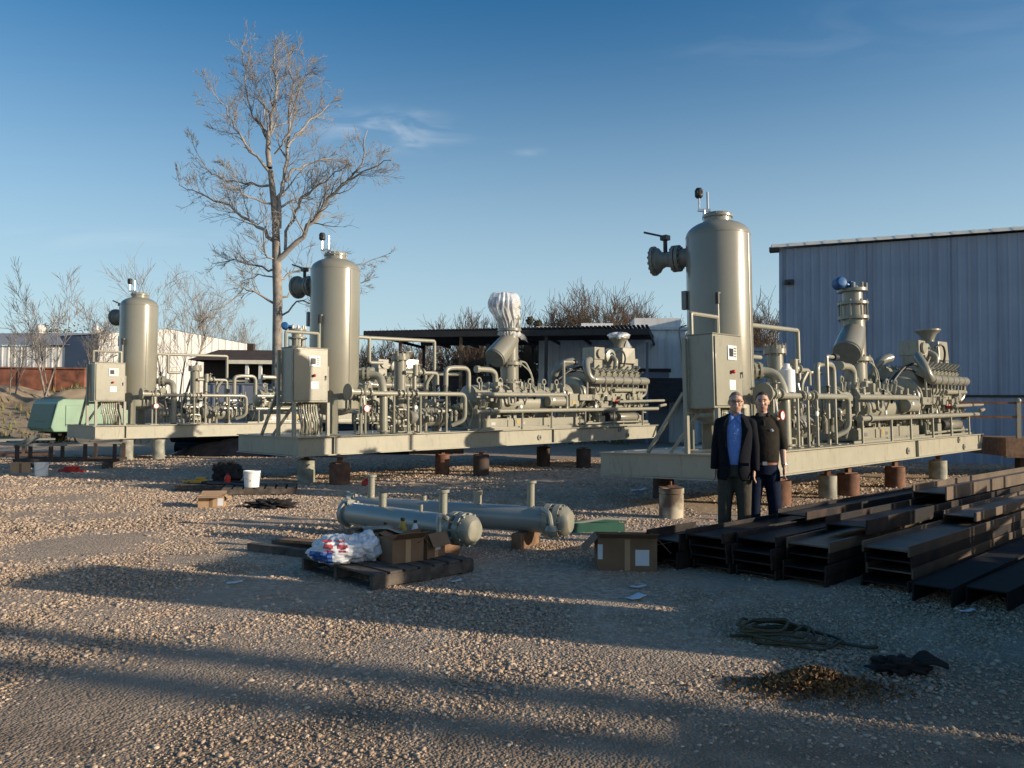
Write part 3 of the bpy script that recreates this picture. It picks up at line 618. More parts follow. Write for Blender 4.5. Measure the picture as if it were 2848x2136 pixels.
brush = [(1015, 6.5), (1075, 7.2), (1150, 6.4), (1215, 7.6), (1290, 8.6), (1345, 8.2), (1400, 8.4), (1455, 8.0), (1500, 9.2), (1560, 9.8), (1620, 10.2), (1680, 10.6), (1735, 9.6), (1800, 9.0), (1850, 8.8), (2075, 9.0), (2125, 9.2), (2160, 9.6)]
ordw = ['first', 'second', 'third', 'fourth', 'fifth', 'sixth', 'seventh', 'eighth', 'ninth', 'tenth', 'eleventh', 'twelfth', 'thirteenth', 'fourteenth', 'fifteenth', 'sixteenth', 'seventeenth', 'eighteenth']
for i, (px, H) in enumerate(brush):
    small_tree('brush_tree', 'brown leafless brushy tree behind the sheds, %s from the left' % ordw[i], wpt(px, 1090, 60+4*math.sin(i*2.3)), H, 40+i, 7, 'brush', .5, 6, .013, group='brushy trees behind the sheds')
def evergreen(label, p, H, w, seed):
    random.seed(seed); t = thing('evergreen_tree', label, 'tree', p); b = MB(); b.cyl((0, 0, -.1), (0, 0, H*.8), .2, .06, 7); b.build('trunk', 'bark', t)
    c = MB()
    clumps = [(Vector((random.gauss(0, w*.3), random.gauss(0, w*.3), H*random.uniform(.45, .92))), random.uniform(.5, 1.0)*w*.42) for _ in range(22)]
    for q, r in clumps:
        for k in range(110):
            v = Vector((random.gauss(0, 1), random.gauss(0, 1), random.gauss(0, 1))).normalized()*r*random.uniform(.6, 1.05); a = Vector((random.gauss(0, 1), random.gauss(0, 1), random.gauss(0, 1))).normalized()*.13; e = v.cross(a).normalized()*.10
            c.add([q+v-a, q+v+e, q+v+a, q+v-e], [(0, 1, 2, 3)])
    c.build('crown', 'ever', t, smooth=False)
evergreen('dark rounded evergreen tree behind the long white building', wpt(148, 1090, 84), 10.2, 5.5, 2)
evergreen('smaller brown-green evergreen right of the round one behind the long building', wpt(215, 1090, 84), 9.6, 3.6, 6)
evergreen('narrow dark green cedar behind the open shed roof', wpt(1478, 1090, 66), 10.2, 1.5, 9)
random.seed(99)

# ------------------------------------------------------------------ compressor skids
A_ = R(45.1)
D1 = Vector((math.sin(A_), math.cos(A_), 0)); D2 = Vector((-math.cos(A_), math.sin(A_), 0))
SL = 13.2; SW = 2.72
def flange(b, p, ax, r, th=.05, n=20, bolts=8):
    ax = Vector(ax).normalized(); p = Vector(p); b.cyl(p-ax*th/2, p+ax*th/2, r, n=n)
    u = ax.orthogonal().normalized(); w = ax.cross(u)
    for k in range(bolts):
        a = 2*pi*k/bolts; q = p+(u*math.cos(a)+w*math.sin(a))*r*.84; b.cyl(q-ax*(th/2+.025), q+ax*(th/2+.025), r*.075+.006, n=6)
def valve(b, p, ax, r, wheel=True, up=(0, 0, 1)):
    p = Vector(p); ax = Vector(ax).normalized(); up = Vector(up)
    b.sphere(p, r*1.55, 10, 7); flange(b, p-ax*r*2.2, ax, r*1.7, .03, 14, 0); flange(b, p+ax*r*2.2, ax, r*1.7, .03, 14, 0)
    b.cyl(p, p+up*r*3.2, r*.5, n=8)
    if wheel: b.cyl(p+up*r*3.1, p+up*r*3.3, r*1.5, n=14); b.cyl(p+up*r*3.2, p+up*r*3.9, r*.25, n=6)
def make_skid():
    t = thing('compressor_skid', 'x', 'compressor skid')
    # --- base frame
    b = MB()
    for (y0, s) in ((0, 1), (SW, -1)):
        ya, yb = sorted((y0, y0+s*.2)); b.b2(0, SL, ya, yb, -.02, 0); b.b2(0, SL-.25, ya, yb, -.42, -.395)
        yc = y0+s*.075; b.b2(.012, SL-.02, min(yc, yc+s*.014), max(yc, yc+s*.014), -.395, -.02)
        for x in (.9, 8.1): b.b2(x, x+.016, min(y0+s*.012, yc), max(y0+s*.012, yc), -.395, -.02)
    b.b2(0, .012, .0, SW, -.395, -.02); b.b2(-.05, .0, 0, SW, -.02, 0); b.b2(-.05, 0, 0, SW, -.42, -.40)
    b.add([(SL, 0.02, -.02), (SL, SW-.02, -.02), (SL-.25, SW-.02, -.40), (SL-.25, .02, -.40)], [(0, 1, 2, 3)])
    for x in np.arange(1.1, SL-.5, 1.3): b.b2(x, x+.16, .2, SW-.2, -.38, -.022)
    fr = b.build('skid_frame', 'frame_paint', t, smooth=False)
    b = MB(); b.b2(.02, SL-.02, .205, SW-.205, -.018, -.004); b.build('deck_plate', 'frame_paint', fr, smooth=False)
    for x, z in ((7.55, -.24), (11.2, -.11), (11.6, -.3)):
        b = MB(); b.lathe([(.03, 0), (.075, 0), (.075, .03), (.03, .03)], (x, .072, z), (0, -1, 0), 16, cap=False); b.lathe([(.03, 0), (.001, 0)], (x, .070, z), (0, -1, 0), 16); b.build('lifting_eye', 'flange_dk', fr)
    # --- tall separator vessel
    vx, vy = 1.63, 1.22; r = .58; b = MB()
    prof = [(.02, .42)]+[(r*math.cos(a), .72-.30*math.sin(a)) for a in np.linspace(pi/2*.93, 0, 8)]
    prof += [(r, 3.88)]+[(r*math.cos(a), 3.88+.30*math.sin(a)) for a in np.linspace(.0, pi/2*.97, 9)][1:]
    b.lathe(prof, n=56)
    v = b.build('separator_vessel', 'vessel', t, sharp=50); v.location = (vx, vy, 0); v.rotation_euler = (0, .012, 0)
    b = MB(); b.lathe([(.25, 4.08), (.25, 4.22), (.275, 4.23), (.275, 4.27), (.25, 4.275), (.235, 4.31), (.05, 4.33)], n=32)
    for k in range(14): a = 2*pi*k/14; b.cyl((.258*math.cos(a), .258*math.sin(a), 4.21), (.258*math.cos(a), .258*math.sin(a), 4.29), .011, n=6)
    b.build('top_manway', 'vessel', v)
    b = MB()
    for z in (3.88,): b.lathe([(r+.001, z-.014), (r+.005, z-.006), (r+.005, z+.006), (r+.001, z+.014)], n=56, cap=False)
    b.build('weld_seam', 'vessel', v)
    a0 = math.atan2(-.71, .05)   # seam faces the camera side
    b = MB(); b.tube([(r*math.cos(a0)*1.003, r*math.sin(a0)*1.003, .74), (r*math.cos(a0)*1.003, r*math.sin(a0)*1.003, 3.86)], .009, n=6); b.build('weld_seam', 'vessel', v)
    b = MB()
    b.lathe([(r+.012, .60), (r+.012, .80), (r-.02, .82), (r-.02, .58)], n=48, cap=False)
    for k in range(4):
        a = pi/4+k*pi/2+.2; c, s_ = math.cos(a), math.sin(a); q = Matrix.Rotation(a, 4, 'Z')
        b.box((r+.02, 0, .42), (.03, .22, .86), q); b.box((r+.06, 0, .42), (.09, .03, .86), q); b.box((r+.05, 0, .008), (.2, .28, .02), q)
    b.build('support_leg', 'paint', v)
    # side nozzle and valve towards the far left
    d = Vector((-.263, .965, 0)); o = Vector((0, 0, 3.57)); b = MB()
    b.cyl(o+d*.5, o+d*.78, .175, n=20); flange(b, o+d*.74, d, .25, .06, 22, 12); flange(b, o+d*.82, d, .25, .06, 22, 12)
    b.lathe([(.2, .86), (.15, .92), (.135, 1.0), (.17, 1.08), (.24, 1.13), (.24, 1.2)], o, d, 20)
    nz_ = b.build('side_nozzle', 'flange_dk', v)
    b = MB(); flange(b, o+d*1.22, d, .28, .06, 22, 14); b.lathe([(.24, 1.25), (.12, 1.30), (.03, 1.31)], o, d, 18); b.build('blind_flange', 'flange_dk', nz_)
    b = MB(); q = o+d*1.0; b.cyl(q+Vector((0, 0, .12)), q+Vector((0, 0, .42)), .04, n=8); b.box(tuple(q+Vector((0, 0, .42))), (.14, .14, .09))
    b.bar(q+Vector((0, 0, .44)), q+d*.42+Vector((0, 0, .58)), .035); b.build('valve_lever', 'blackmetal', nz_)
    # instruments at the crown
    b = MB(); i0 = Vector((-.17, .17, 0)); u = Vector((.7, -.7, 0))*.13
    b.cyl(i0+Vector((0, 0, 4.05)), i0+Vector((0, 0, 4.38)), .03, n=8); b.bar(i0-u*.9+Vector((0, 0, 4.38)), i0+u*.9+Vector((0, 0, 4.38)), .045)
    b.cyl(i0-u*.7+Vector((0, 0, 4.38)), i0-u*.7+Vector((0, 0, 4.62)), .016, n=6); b.cyl(i0+u*.5+Vector((0, 0, 4.38)), i0+u*.5+Vector((0, 0, 4.72)), .022, n=6)
    ins = b.build('instrument_pipe', 'steel', v)
    b = MB(); b.lathe([(.05, -.09), (.075, -.06), (.075, .05), (.05, .09)], i0-u*.7+Vector((0, 0, 4.7)), (0, 0, 1), 12); b.cyl(i0-u*.7+Vector((0, 0, 4.70)), i0-u*.7+Vector((-.05, -.05, 4.70)), .05); b.build('transmitter', 'black', ins)
    b = MB(); b.box((-.43, .45, 2.72), (.09, .09, .34)); b.tube([(-.52, .37, 2.25), (-.62, .47, 2.2), (-.60, .45, 1.9), (-.55, .40, .9)], .014, n=6, bend=.06); b.build('level_switch', 'flange_dk', v)
    b = MB(); b.lathe([(.12, 0), (.12, .28), (.19, .285), (.19, .34), (.02, .35)], (.42, -.34, 1.02), (.55, -.83, 0), 20); b.build('lower_nozzle', 'paint', v)
    # --- control cabinet
    cx0, cx1, cy0, cy1, cz0, cz1 = .10, 1.0, .45, .92, .74, 1.94
    b = MB(); b.b2(cx0, cx1, cy0, cy1, cz0, cz1); b.b2(cx0-.012, cx1+.012, cy0-.012, cy1+.01, cz1+.001, cz1+.02)
    cab = b.build('control_cabinet', 'paint', t, bevel=.012)
    b = MB(); b.b2(cx0+.035, cx1-.035, cy0-.028, cy0-.002, cz0+.035, cz1-.035); b.build('cabinet_door', 'paint', cab, bevel=.008)
    b = MB(); b.b2(cx1-.02, cx1+.045, cy0+.03, cy0+.12, 1.0, 1.55); b.cyl((cx1-.07, cy0-.028, 1.32), (cx1-.07, cy0-.06, 1.32), .02); b.b2(cx1-.08, cx1-.06, cy0-.07, cy0-.055, 1.24, 1.34); b.build('door_handle', 'flange_dk', cab)
    b = MB(); b.b2(.50, .78, cy0-.045, cy0-.029, 1.53, 1.77); sc = b.build('display_bezel', 'white', cab, bevel=.006)
    b = MB(); b.b2(.535, .66, cy0-.052, cy0-.046, 1.585, 1.72); b.build('display_screen', 'screen', sc)
    b = MB()
    for k in range(4):
        for j in range(2): b.b2(.685+j*.04, .715+j*.04, cy0-.050, cy0-.046, 1.575+k*.045, 1.605+k*.045)
    b.build('keypad', 'pile_grey', sc)
    b = MB(); b.cyl((.62, cy0-.028, 1.335), (.62, cy0-.065, 1.335), .028); b.sphere((.62, cy0-.07, 1.335), .034, 10, 6); b.build('stop_button', 'red', cab)
    b = MB(); b.b2(.545, .735, cy0-.033, cy0-.029, 1.04, 1.2); b.build('label_plate', 'white', cab)
    b = MB()
    for (x, y, z1) in ((.06, .95, 1.9), (1.03, .95, .8), (.98, .42, .735), (.14, .42, .735)): b.b2(x-.035, x+.035, y-.035, y+.035, 0, z1)
    b.b2(.03, 1.06, .92, .99, .66, .73); b.build('cabinet_stand', 'paint', cab)
    b = MB(); b.bar((.08, 1.75, 0), (.06, .99, 1.0), .06, .05); b.build('brace', 'paint', cab)
    b = MB(); b.bar((.12, 1.32, 0), (.45, .9, .73), .06, .05); b.build('brace', 'paint', cab)
    b = MB()
    for k in range(9):
        x = .36+k*.062; pts = [(x, .62+.02*math.sin(k), .75), (x, .62, .52), (x+.05, .55+.03*math.sin(k*2), .25), (x+.12+.03*math.sin(k*5), .72, .02)]
        b.tube(pts, .021, n=7, bend=.16)
    b.b2(.33, .9, .585, .60, .36, .385); b.build('conduit_bundle', 'paint', cab, sharp=None)
    b = MB(); b.tube([(.2, .9, 1.94), (.2, .9, 2.32), (1.02, .9, 2.32), (1.02, .9, 1.2)], .037, n=8, bend=.03); b.tube([(1.06, .9, 1.3), (1.06, .9, 2.72), (1.12, .9, 2.76)], .024, n=8, bend=.03)
    hd = b.build('cable_mast', 'paint', cab)
    b = MB(); b.cyl((1.06, .9, 2.56), (1.06, .9, 2.76), .04, n=8); b.build('mast_cap', 'black', hd)
    # --- piping between vessel and compressor
    def pipe(name, pts, r_, bend=.12, par=t, m='paint', n=10, extra=None):
        b = MB(); b.tube(pts, r_, n=n, bend=bend)
        if extra: extra(b)
        return b.build(name, m, par)
    def ex(b):
        flange(b, (2.28, .92, 1.42), (.8, -.6, 0), .17, .05, 18, 8); flange(b, (2.36, .86, 1.42), (.8, -.6, 0), .17, .05, 18, 8); flange(b, (2.52, .44, .06), (0, 0, 1), .16, .03, 16, 0)
    pipe('suction_elbow', [(2.0, 1.08, 1.42), (2.4, .83, 1.42), (2.56, .62, 1.36), (2.52, .44, 1.0), (2.52, .44, 0)], .095, .3, n=14, extra=ex)
    def ex(b):
        b.cyl((1.46, .3, .98), (1.42, .3, .98), .19, n=24); b.cyl((1.46, .3, .98), (1.78, .3, .98), .075, n=14)
        valve(b, (1.9, .3, .98), (1, 0, 0), .06); valve(b, (3.12, .3, .95), (1, 0, 0), .055, False); flange(b, (2.86, .3, .95), (1, 0, 0), .11, .04, 14, 6); flange(b, (3.38, .3, .95), (1, 0, 0), .11, .04, 14, 6)
        b.cyl((1.95, .3, .98), (2.05, .3, .95), .06)
    hp = pipe('header_pipe', [(1.5, .3, .98), (2.1, .3, .95), (4.98, .3, .95), (4.98, .3, .28), (4.7, .5, .15)], .056, .16, n=12, extra=ex)
    for x in (1.78, 1.9, 2.72, 3.14, 3.52, 4.35):
        b = MB(); b.cyl((x, .3, 0), (x, .3, .93), .03, n=8); b.box((x, .3, .01), (.14, .14, .016)); b.build('pipe_support', 'paint', hp)
    b = MB(); b.cyl((1.86, .2, .60), (1.86, .165, .60), .078, n=20); b.cyl((1.86, .25, .60), (1.86, .3, .9), .014, n=6); g = b.build('pressure_gauge', 'white', hp)
    b = MB(); b.lathe([(.070, 0), (.084, 0), (.084, .045), (.070, .045)], (1.86, .205, .60), (0, -1, 0), 20, cap=False); b.bar((1.86, .163, .59), (1.89, .163, .64), .012, .004); b.build('gauge_rim', 'red', g)
    pipe('pipe_frame', [(2.0, 1.15, 2.33), (2.6, 1.15, 2.33), (2.6, 1.15, 1.72), (3.0, 1.15, 1.72)], .045, .05)
    pipe('pipe_frame', [(2.55, 1.18, 2.33), (4.68, 1.18, 2.36), (4.68, 1.18, .02)], .048, .05)
    b = MB(); b.lathe([(.155, .02), (.155, 1.80), (.22, 1.81), (.22, 1.9), (.2, 1.905), (.2, 1.97), (.03, 1.98)], (3.5, 1.1, 0), n=24)
    for k in range(10): a = 2*pi*k/10; b.cyl((3.5+.2*math.cos(a), 1.1+.2*math.sin(a), 1.78), (3.5+.2*math.cos(a), 1.1+.2*math.sin(a), 2.01), .016, n=6)
    b.box((3.5, 1.1, .012), (.5, .5, .02)); fv = b.build('filter_vessel', 'vessel', t)
    b = MB(); b.cyl((3.62, 1.0, 1.55), (3.8, .85, 1.55), .05); b.cyl((3.8, .85, 1.42), (3.8, .85, 1.7), .07, n=12); b.build('filter_fitting', 'paint', fv)
    # manifold with u-bends
    b = MB()
    b.tube([(3.5, .9, 1.5), (3.9, .9, 1.5), (4.55, .9, 1.5), (4.55, .9, 1.2)], .05, n=10, bend=.1); valve(b, (3.95, .9, 1.52), (1, 0, 0), .055)
    b.tube([(3.8, .9, .02), (3.8, .9, 1.48), (4.0, 1.2, 1.5), (5.2, 1.2, 1.5), (5.5, 1.05, 1.5)], .055, n=10, bend=.12)
    b.tube([(4.8, .85, 1.0), (4.8, .85, 1.62), (5.05, .85, 1.66), (5.6, .85, 1.66), (5.6, .85, 1.0)], .065, n=10, bend=.2)
    b.tube([(5.9, .8, 1.64), (6.35, .8, 1.64), (6.55, .8, 1.55), (6.55, .8, 1.15)], .075, n=12, bend=.22); b.cyl((5.82, .8, 1.64), (5.92, .8, 1.64), .1, n=14)
    b.tube([(4.2, .95, 0), (4.2, .95, 1.46)], .045, n=8); b.tube([(4.35, .85, 1.46), (4.2, .9, 1.25), (4.2, .92, .9)], .045, n=8, bend=.1)
    for p in ((4.1, .6, .32), (3.05, .75, .5), (5.35, .62, .42), (2.95, .45, .28), (2.2, .45, .35)): valve(b, p, (1, 0, 0), .05)
    for k in range(48):
        x = random.uniform(2.1, 5.6); y = random.uniform(.45, 1.6); z = random.uniform(.05, .8); a = random.choice(((1, 0, 0), (0, 1, 0), (0, 0, 1), (1, 0, 0))); L = random.uniform(.15, .6)
        p = Vector((x, y, z)); q = p+Vector(a)*L; r_ = random.choice((.02, .03, .04)); b.tube([p, q, q+Vector((0, 0, -min(.3, q.z-.02)))], r_, n=7, bend=.08)
        if k % 3 == 0: flange(b, p+Vector(a)*L*.4, a, r_*2.2, .03, 10, 0)
    for k in range(9): b.sphere((random.uniform(2.2, 5.5), random.uniform(.5, 1.2), random.uniform(.1, .75)), random.uniform(.05, .1), 10, 7)
    b.build('pipework', 'paint', t)
    b = MB(); b.tube([(2.3, .55, .3), (2.35, .5, .5), (2.6, .5, .42), (2.7, .45, .1)], .018, n=6, bend=.1); b.tube([(3.2, .5, 1.2), (3.3, .45, .7), (3.2, .6, .2)], .014, n=6, bend=.2); b.tube([(5.2, .4, .8), (5.4, .4, .5), (5.3, .5, .1)], .016, n=6, bend=.2); b.build('tubing', 'steel', t)
    b = MB(); b.lathe([(.20, -.6), (.25, -.52), (.25, .52), (.20, .6)], (4.3, 1.05, .36), (1, 0, 0), 22)
    for x in (3.95, 4.65): b.b2(x-.04, x+.04, .9, 1.2, 0, .2)
    b.build('scrubber_drum', 'flange_dk', t)
    # --- compressor body and its base
    b = MB(); b.b2(5.7, 9.4, .42, .52, .02, .3); b.b2(5.7, 9.4, 1.68, 1.78, .02, .3); b.b2(5.7, 6.35, .40, .419, .06, .26); b.b2(6.65, 7.6, .40, .419, .06, .26)
    for x in (5.75, 6.5, 7.4, 8.3, 9.2): b.b2(x, x+.14, .521, 1.679, .04, .29)
    cb = b.build('compressor_base', 'paint', t, smooth=False)
    b = MB(); b.lathe([(.25, -1.75), (.36, -1.7), (.36, -1.0), (.44, -.98), (.44, -.9), (.40, -.88), (.40, .5), (.46, .52), (.46, .62), (.38, .64), (.34, 1.6), (.2, 1.65)], (7.5, 1.1, .86), (1, 0, 0), 30)
    b.lathe([(.26, -1.0), (.30, -.96), (.30, .9), (.26, .94)], (7.4, .72, .72), (1, 0, 0), 22)
    for x in (6.1, 6.9, 7.8, 8.7): b.b2(x-.09, x+.09, .65, 1.5, .28, .6)
    for k in range(12): b.cyl((6.0+k*.27, .8+.1*math.sin(k*3), 1.08), (6.0+k*.27, .76+.1*math.sin(k*3), 1.3), .03, n=7)
    for k in range(46):
        x = random.uniform(5.7, 9.3); p = Vector((x, random.uniform(.38, .75), random.uniform(.32, 1.25))); b.box(tuple(p), (random.uniform(.06, .22), random.uniform(.06, .15), random.uniform(.05, .2)))
    for k in range(14):
        p = Vector((random.uniform(5.7, 9.0), random.uniform(.3, .6), random.uniform(.35, 1.2))); q = p+Vector((random.uniform(.1, .5), 0, 0)); b.tube([p, q, q+Vector((0, .1, -.25))], random.choice((.015, .022, .032)), n=7, bend=.08)
    b.tube([(6.6, .33, .95), (6.6, .33, .68), (6.85, .33, .68), (6.85, .33, .9)], .035, n=8, bend=.1)
    co = b.build('compressor', 'paint', t)
    for x in (5.95, 6.75, 7.95, 8.55, 9.1):
        b = MB(); pts = [(x+.075*math.cos(a), .82, 1.34+.075*math.sin(a)) for a in np.linspace(0, 2*pi, 13)]; b.tube(pts, .022, n=6); b.cyl((x, .82, 1.1), (x, .82, 1.28), .028, n=7); b.build('lifting_eye', 'paint', co)
    # --- discharge stack
    sx, sy = 7.4, 1.1; b = MB()
    b.lathe([(.30, 1.16), (.26, 1.27), (.26, 1.28), (.36, 1.285), (.36, 1.34), (.36, 1.345), (.26, 1.35), (.26, 1.80), (.36, 1.81), (.36, 1.9), (.25, 1.91), (.25, 2.78), (.34, 2.79), (.34, 2.86), (.24, 2.87), (.24, 3.12), (.34, 3.13), (.34, 3.19), (.22, 3.2), (.22, 3.42), (.33, 3.43), (.33, 3.5), (.02, 3.51)], (sx, sy, 0), n=32)
    for z0, z1, rr in ((1.76, 1.95, .32), (1.24, 1.40, .32)):
        for k in range(12): a = 2*pi*k/12; b.cyl((sx+rr*math.cos(a), sy+rr*math.sin(a), z0), (sx+rr*math.cos(a), sy+rr*math.sin(a), z1), .022, n=6)
    for k in range(8): a = 2*pi*k/8+.2; b.cyl((sx+.305*math.cos(a), sy+.305*math.sin(a), 2.74), (sx+.305*math.cos(a), sy+.305*math.sin(a), 3.24), .02, n=6)
    for k in range(9): a = 2*pi*k/9+.1; b.box((sx+.29*math.cos(a), sy+.29*math.sin(a), 3.55), (.06, .06, .14))
    st = b.build('discharge_stack', 'vessel', t, sharp=30)
    bd = Vector((-.78, -.12, -.62)).normalized(); bo = Vector((sx, sy, 2.52)); b = MB()
    b.lathe([(.24, -.12), (.27, .1), (.30, .45), (.315, .80), (.315, .86)], bo, bd, 32, cap=False); b.lathe([(.315, .86), (.30, .875), (.01, .876)], bo, bd, 32, cap=False)
    b.sphere(bo, (.25, .25, .3), 24, 12); b.build('branch_cone', 'vessel', st)
    b = MB(); b.cyl(bo+bd*.877, bo+bd*.905, .29, n=30); b.build('blind_plate', 'flange_dk', st)
    b = MB(); a = Vector((sx-.46, sy+.10, 3.60)); b.lathe([(.08, -.13), (.135, -.11), (.135, .09), (.10, .13), (.04, .14)], a, (-.6, -.8, .15), 18); b.cyl(a, (sx-.1, sy, 3.57), .06, n=10); b.b2(sx-.2, sx+.06, sy-.06, sy+.06, 3.52, 3.66); b.build('actuator', 'blue', st)
    b = MB(); b.tube([(sx+.3, sy-.15, 1.92), (sx+.45, sy-.2, 1.9), (sx+.75, sy-.2, 1.5), (sx+.8, sy-.2, 1.0)], .03, n=8, bend=.25); b.tube([(sx+.28, sy-.2, 1.85), (sx+.6, sy-.3, 1.6), (sx+.62, sy-.3, 1.1)], .018, n=6, bend=.2); b.build('drain_hose', 'pile_grey', st)
    # --- front rails of pipe
    b = MB(); b.tube([(5.35, .25, .95), (8.7, .25, .96)], .058, n=12); b.tube([(8.7, .25, .96), (8.95, .28, .96), (8.95, .28, .5), (8.7, .25, .5)], .05, n=10, bend=.18)
    b.lathe([(.05, -.36), (.15, -.33), (.15, .33), (.05, .36)], (8.45, .3, .77), (1, 0, 0), 22); b.build('oil_cooler_pipe', 'paint', t)
    b = MB(); b.tube([(5.3, .2, .5), (13.45, .2, .53)], .056, n=12); b.cyl((5.75, .2, .5), (5.82, .2, .5), .085, n=12); b.cyl((5.3, .2, .5), (5.27, .2, .5), .075, n=12)
    lp = b.build('front_pipe', 'paint', t)
    for x in (5.4, 7.0, 8.2, 9.7, 11.1, 12.6):
        b = MB(); b.cyl((x, .2, 0), (x, .2, .47), .028, n=8); b.build('pipe_support', 'paint', lp)
    b = MB(); b.tube([(11.3, .16, .76), (13.75, .16, .80)], .045, n=10); b.tube([(11.6, .16, .76), (11.6, .25, .5)], .02, n=6); b.tube([(13.5, .16, .62), (13.85, .16, .66)], .05, n=10); b.build('overhanging_pipe', 'paint', t)
    b = MB(); b.lathe([(.05, -.56), (.12, -.52), (.135, -.48), (.135, .42), (.10, .52), (.03, .55)], (12.15, .45, .27), (1, 0, 0), 22)
    for x in (11.8, 12.5): b.b2(x-.03, x+.03, .36, .54, 0, .16)
    b.build('oil_filter', 'vessel', t)
    b = MB(); b.lathe([(.09, -.2), (.14, -.18), (.14, .2), (.06, .22)], (11.2, .45, .28), (1, 0, 0), 18); b.build('starter_motor', 'black', t)
    # --- engine
    eb = MB(); eb.b2(10.5, 12.95, .45, 1.75, .58, 1.18); eb.b2(10.65, 12.8, .6, 1.6, .3, .58); eb.b2(9.7, 11.4, .40, .449, .8, .98)
    eb.add([(10.4, .62, 1.18), (13.0, .62, 1.18), (13.0, 1.58, 1.18), (10.4, 1.58, 1.18), (10.4, .88, 1.72), (13.0, .88, 1.72), (13.0, 1.32, 1.72), (10.4, 1.32, 1.72)], [(4, 5, 6, 7), (0, 1, 5, 4), (1, 2, 6, 5), (2, 3, 7, 6), (3, 0, 4, 7)])
    for k in range(8): eb.b2(10.62+k*.29, 10.82+k*.29, .42, .448, .72, 1.0)
    for k in range(8): eb.cyl((10.72+k*.29, .418, .86), (10.72+k*.29, .40, .86), .07, n=12)
    for k in range(18): eb.box((random.uniform(10.3, 13.1), random.uniform(.34, .46), random.uniform(.35, 1.12)), (random.uniform(.06, .2), .12, random.uniform(.05, .16)))
    for x in (10.7, 12.6): eb.b2(x-.14, x+.14, .35, 1.85, .0, .32)
    en = eb.build('engine_block', 'paint', t, smooth=False)
    for (y, s) in ((.64, -1), (1.56, 1)):
        for k in range(8):
            x = 10.62+k*.3; b = MB(); T = Matrix.Translation((x, y, 1.62)) @ Matrix.Rotation(-s*.5, 4, 'X')
            b.box((0, 0, 0), (.24, .30, .22), T); b.box((0, 0, .14), (.2, .24, .06), T); b.cyl(T @ Vector((0, 0, .16)), T @ Vector((.05, s*.05, .34)), .035, n=8); b.cyl(T @ Vector((.08, s*.12, .1)), T @ Vector((.13, s*.2, .24)), .02, n=6)
            b.build('cylinder_head', 'paint', en)
    for (y, s) in ((.36, -1), (1.84, 1)):
        b = MB(); prof = [(.06, 0), (.12, .02)]
        for k in range(6): z = .05+k*.46; prof += [(.128, z), (.128, z+.38), (.108, z+.40), (.108, z+.44)]
        prof += [(.10, 2.85), (.03, 2.88)]; b.lathe(prof, (10.25, y, 1.43), (1, 0, 0), 20)
        b.tube([(10.35, y, 1.43), (10.12, y-s*.02, 1.48), (10.08, y-s*.1, 1.75), (10.3, y-s*.3, 2.0), (10.6, y-s*.4, 2.06)], .115, n=14, bend=.2); b.build('exhaust_manifold', 'vessel', en)
    b = MB(); b.tube([(11.3, .36, 1.12), (12.95, .36, 1.14)], .06, n=12)
    for k in range(9): b.tube([(10.6+k*.28, .34, 1.30), (10.6+k*.28, .36, 1.12), (10.6+k*.28, .44, 1.05)], .025, n=7, bend=.06)
    b.tube([(12.9, .4, 1.42), (13.15, .42, 1.35), (13.1, .45, 1.0), (12.9, .5, .9)], .05, n=9, bend=.14); b.build('water_rail', 'paint', en)
    b = MB(); b.lathe([(.3, 0), (.52, .02), (.56, .08), (.56, .22), (.50, .28), (.46, .42)], (9.95, 1.1, .98), (1, 0, 0), 32); b.add([(9.9, .75, .4), (10.4, .75, .4), (10.4, 1.5, .4), (9.9, 1.5, .4), (9.9, .75, .02), (10.4, .75, .02), (10.4, 1.5, .02), (9.9, 1.5, .02)], [(0, 1, 2, 3), (0, 4, 5, 1), (1, 5, 6, 2), (2, 6, 7, 3), (3, 7, 4, 0)])
    b.build('flywheel_housing', 'paint', en)
    b = MB(); b.add([(9.35, .62, .62), (9.6, .58, .62), (9.55, .6, 1.05), (9.4, .62, 1.05)], [(0, 1, 2, 3)]); b.lathe([(.42, -.14), (.42, .14)], (9.6, 1.1, .9), (1, 0, 0), 26); b.build('coupling_guard', 'paint', t)
    b = MB(); b.b2(10.95, 11.45, .85, 1.35, 2.12, 2.5); b.cyl((11.2, .84, 2.3), (11.2, .78, 2.3), .15, n=16); b.cyl((11.45, 1.1, 2.25), (11.65, 1.1, 2.25), .13, n=14); b.b2(11.0, 11.4, .9, 1.3, 1.72, 2.12)
    b.lathe([(.15, -.15), (.25, -.12), (.28, 0), (.22, .12), (.12, .18)], (11.9, 1.05, 2.22), (0, 1, 0), 20); b.tube([(11.9, .9, 2.22), (11.9, .72, 2.1), (11.85, .75, 1.8)], .08, n=10, bend=.1); b.b2(11.7, 12.1, .95, 1.25, 1.72, 2.0); b.build('turbocharger', 'paint', en)
    b = MB(); b.add([(12.25, .75, 2.02), (12.95, .72, 2.02), (12.95, 1.5, 2.02), (12.25, 1.5, 2.02), (12.35, .8, 2.55), (12.95, .75, 2.55), (12.95, 1.45, 2.55), (12.35, 1.45, 2.55)], [(0, 3, 2, 1), (4, 5, 6, 7), (0, 1, 5, 4), (1, 2, 6, 5), (2, 3, 7, 6), (3, 0, 4, 7)]); b.b2(12.951, 13.2, .8, 1.4, 1.95, 2.2); b.b2(12.3, 12.9, .85, 1.4, 1.72, 2.02)
    b.build('aftercooler', 'paint', en, smooth=False, bevel=.02)
    b = MB(); b.lathe([(.14, 2.5), (.17, 2.66), (.22, 2.76), (.33, 2.86), (.33, 2.9), (.30, 2.9), (.18, 2.76)], (12.55, 1.12, 0), n=24, cap=False); b.build('air_intake_funnel', 'vessel', en)
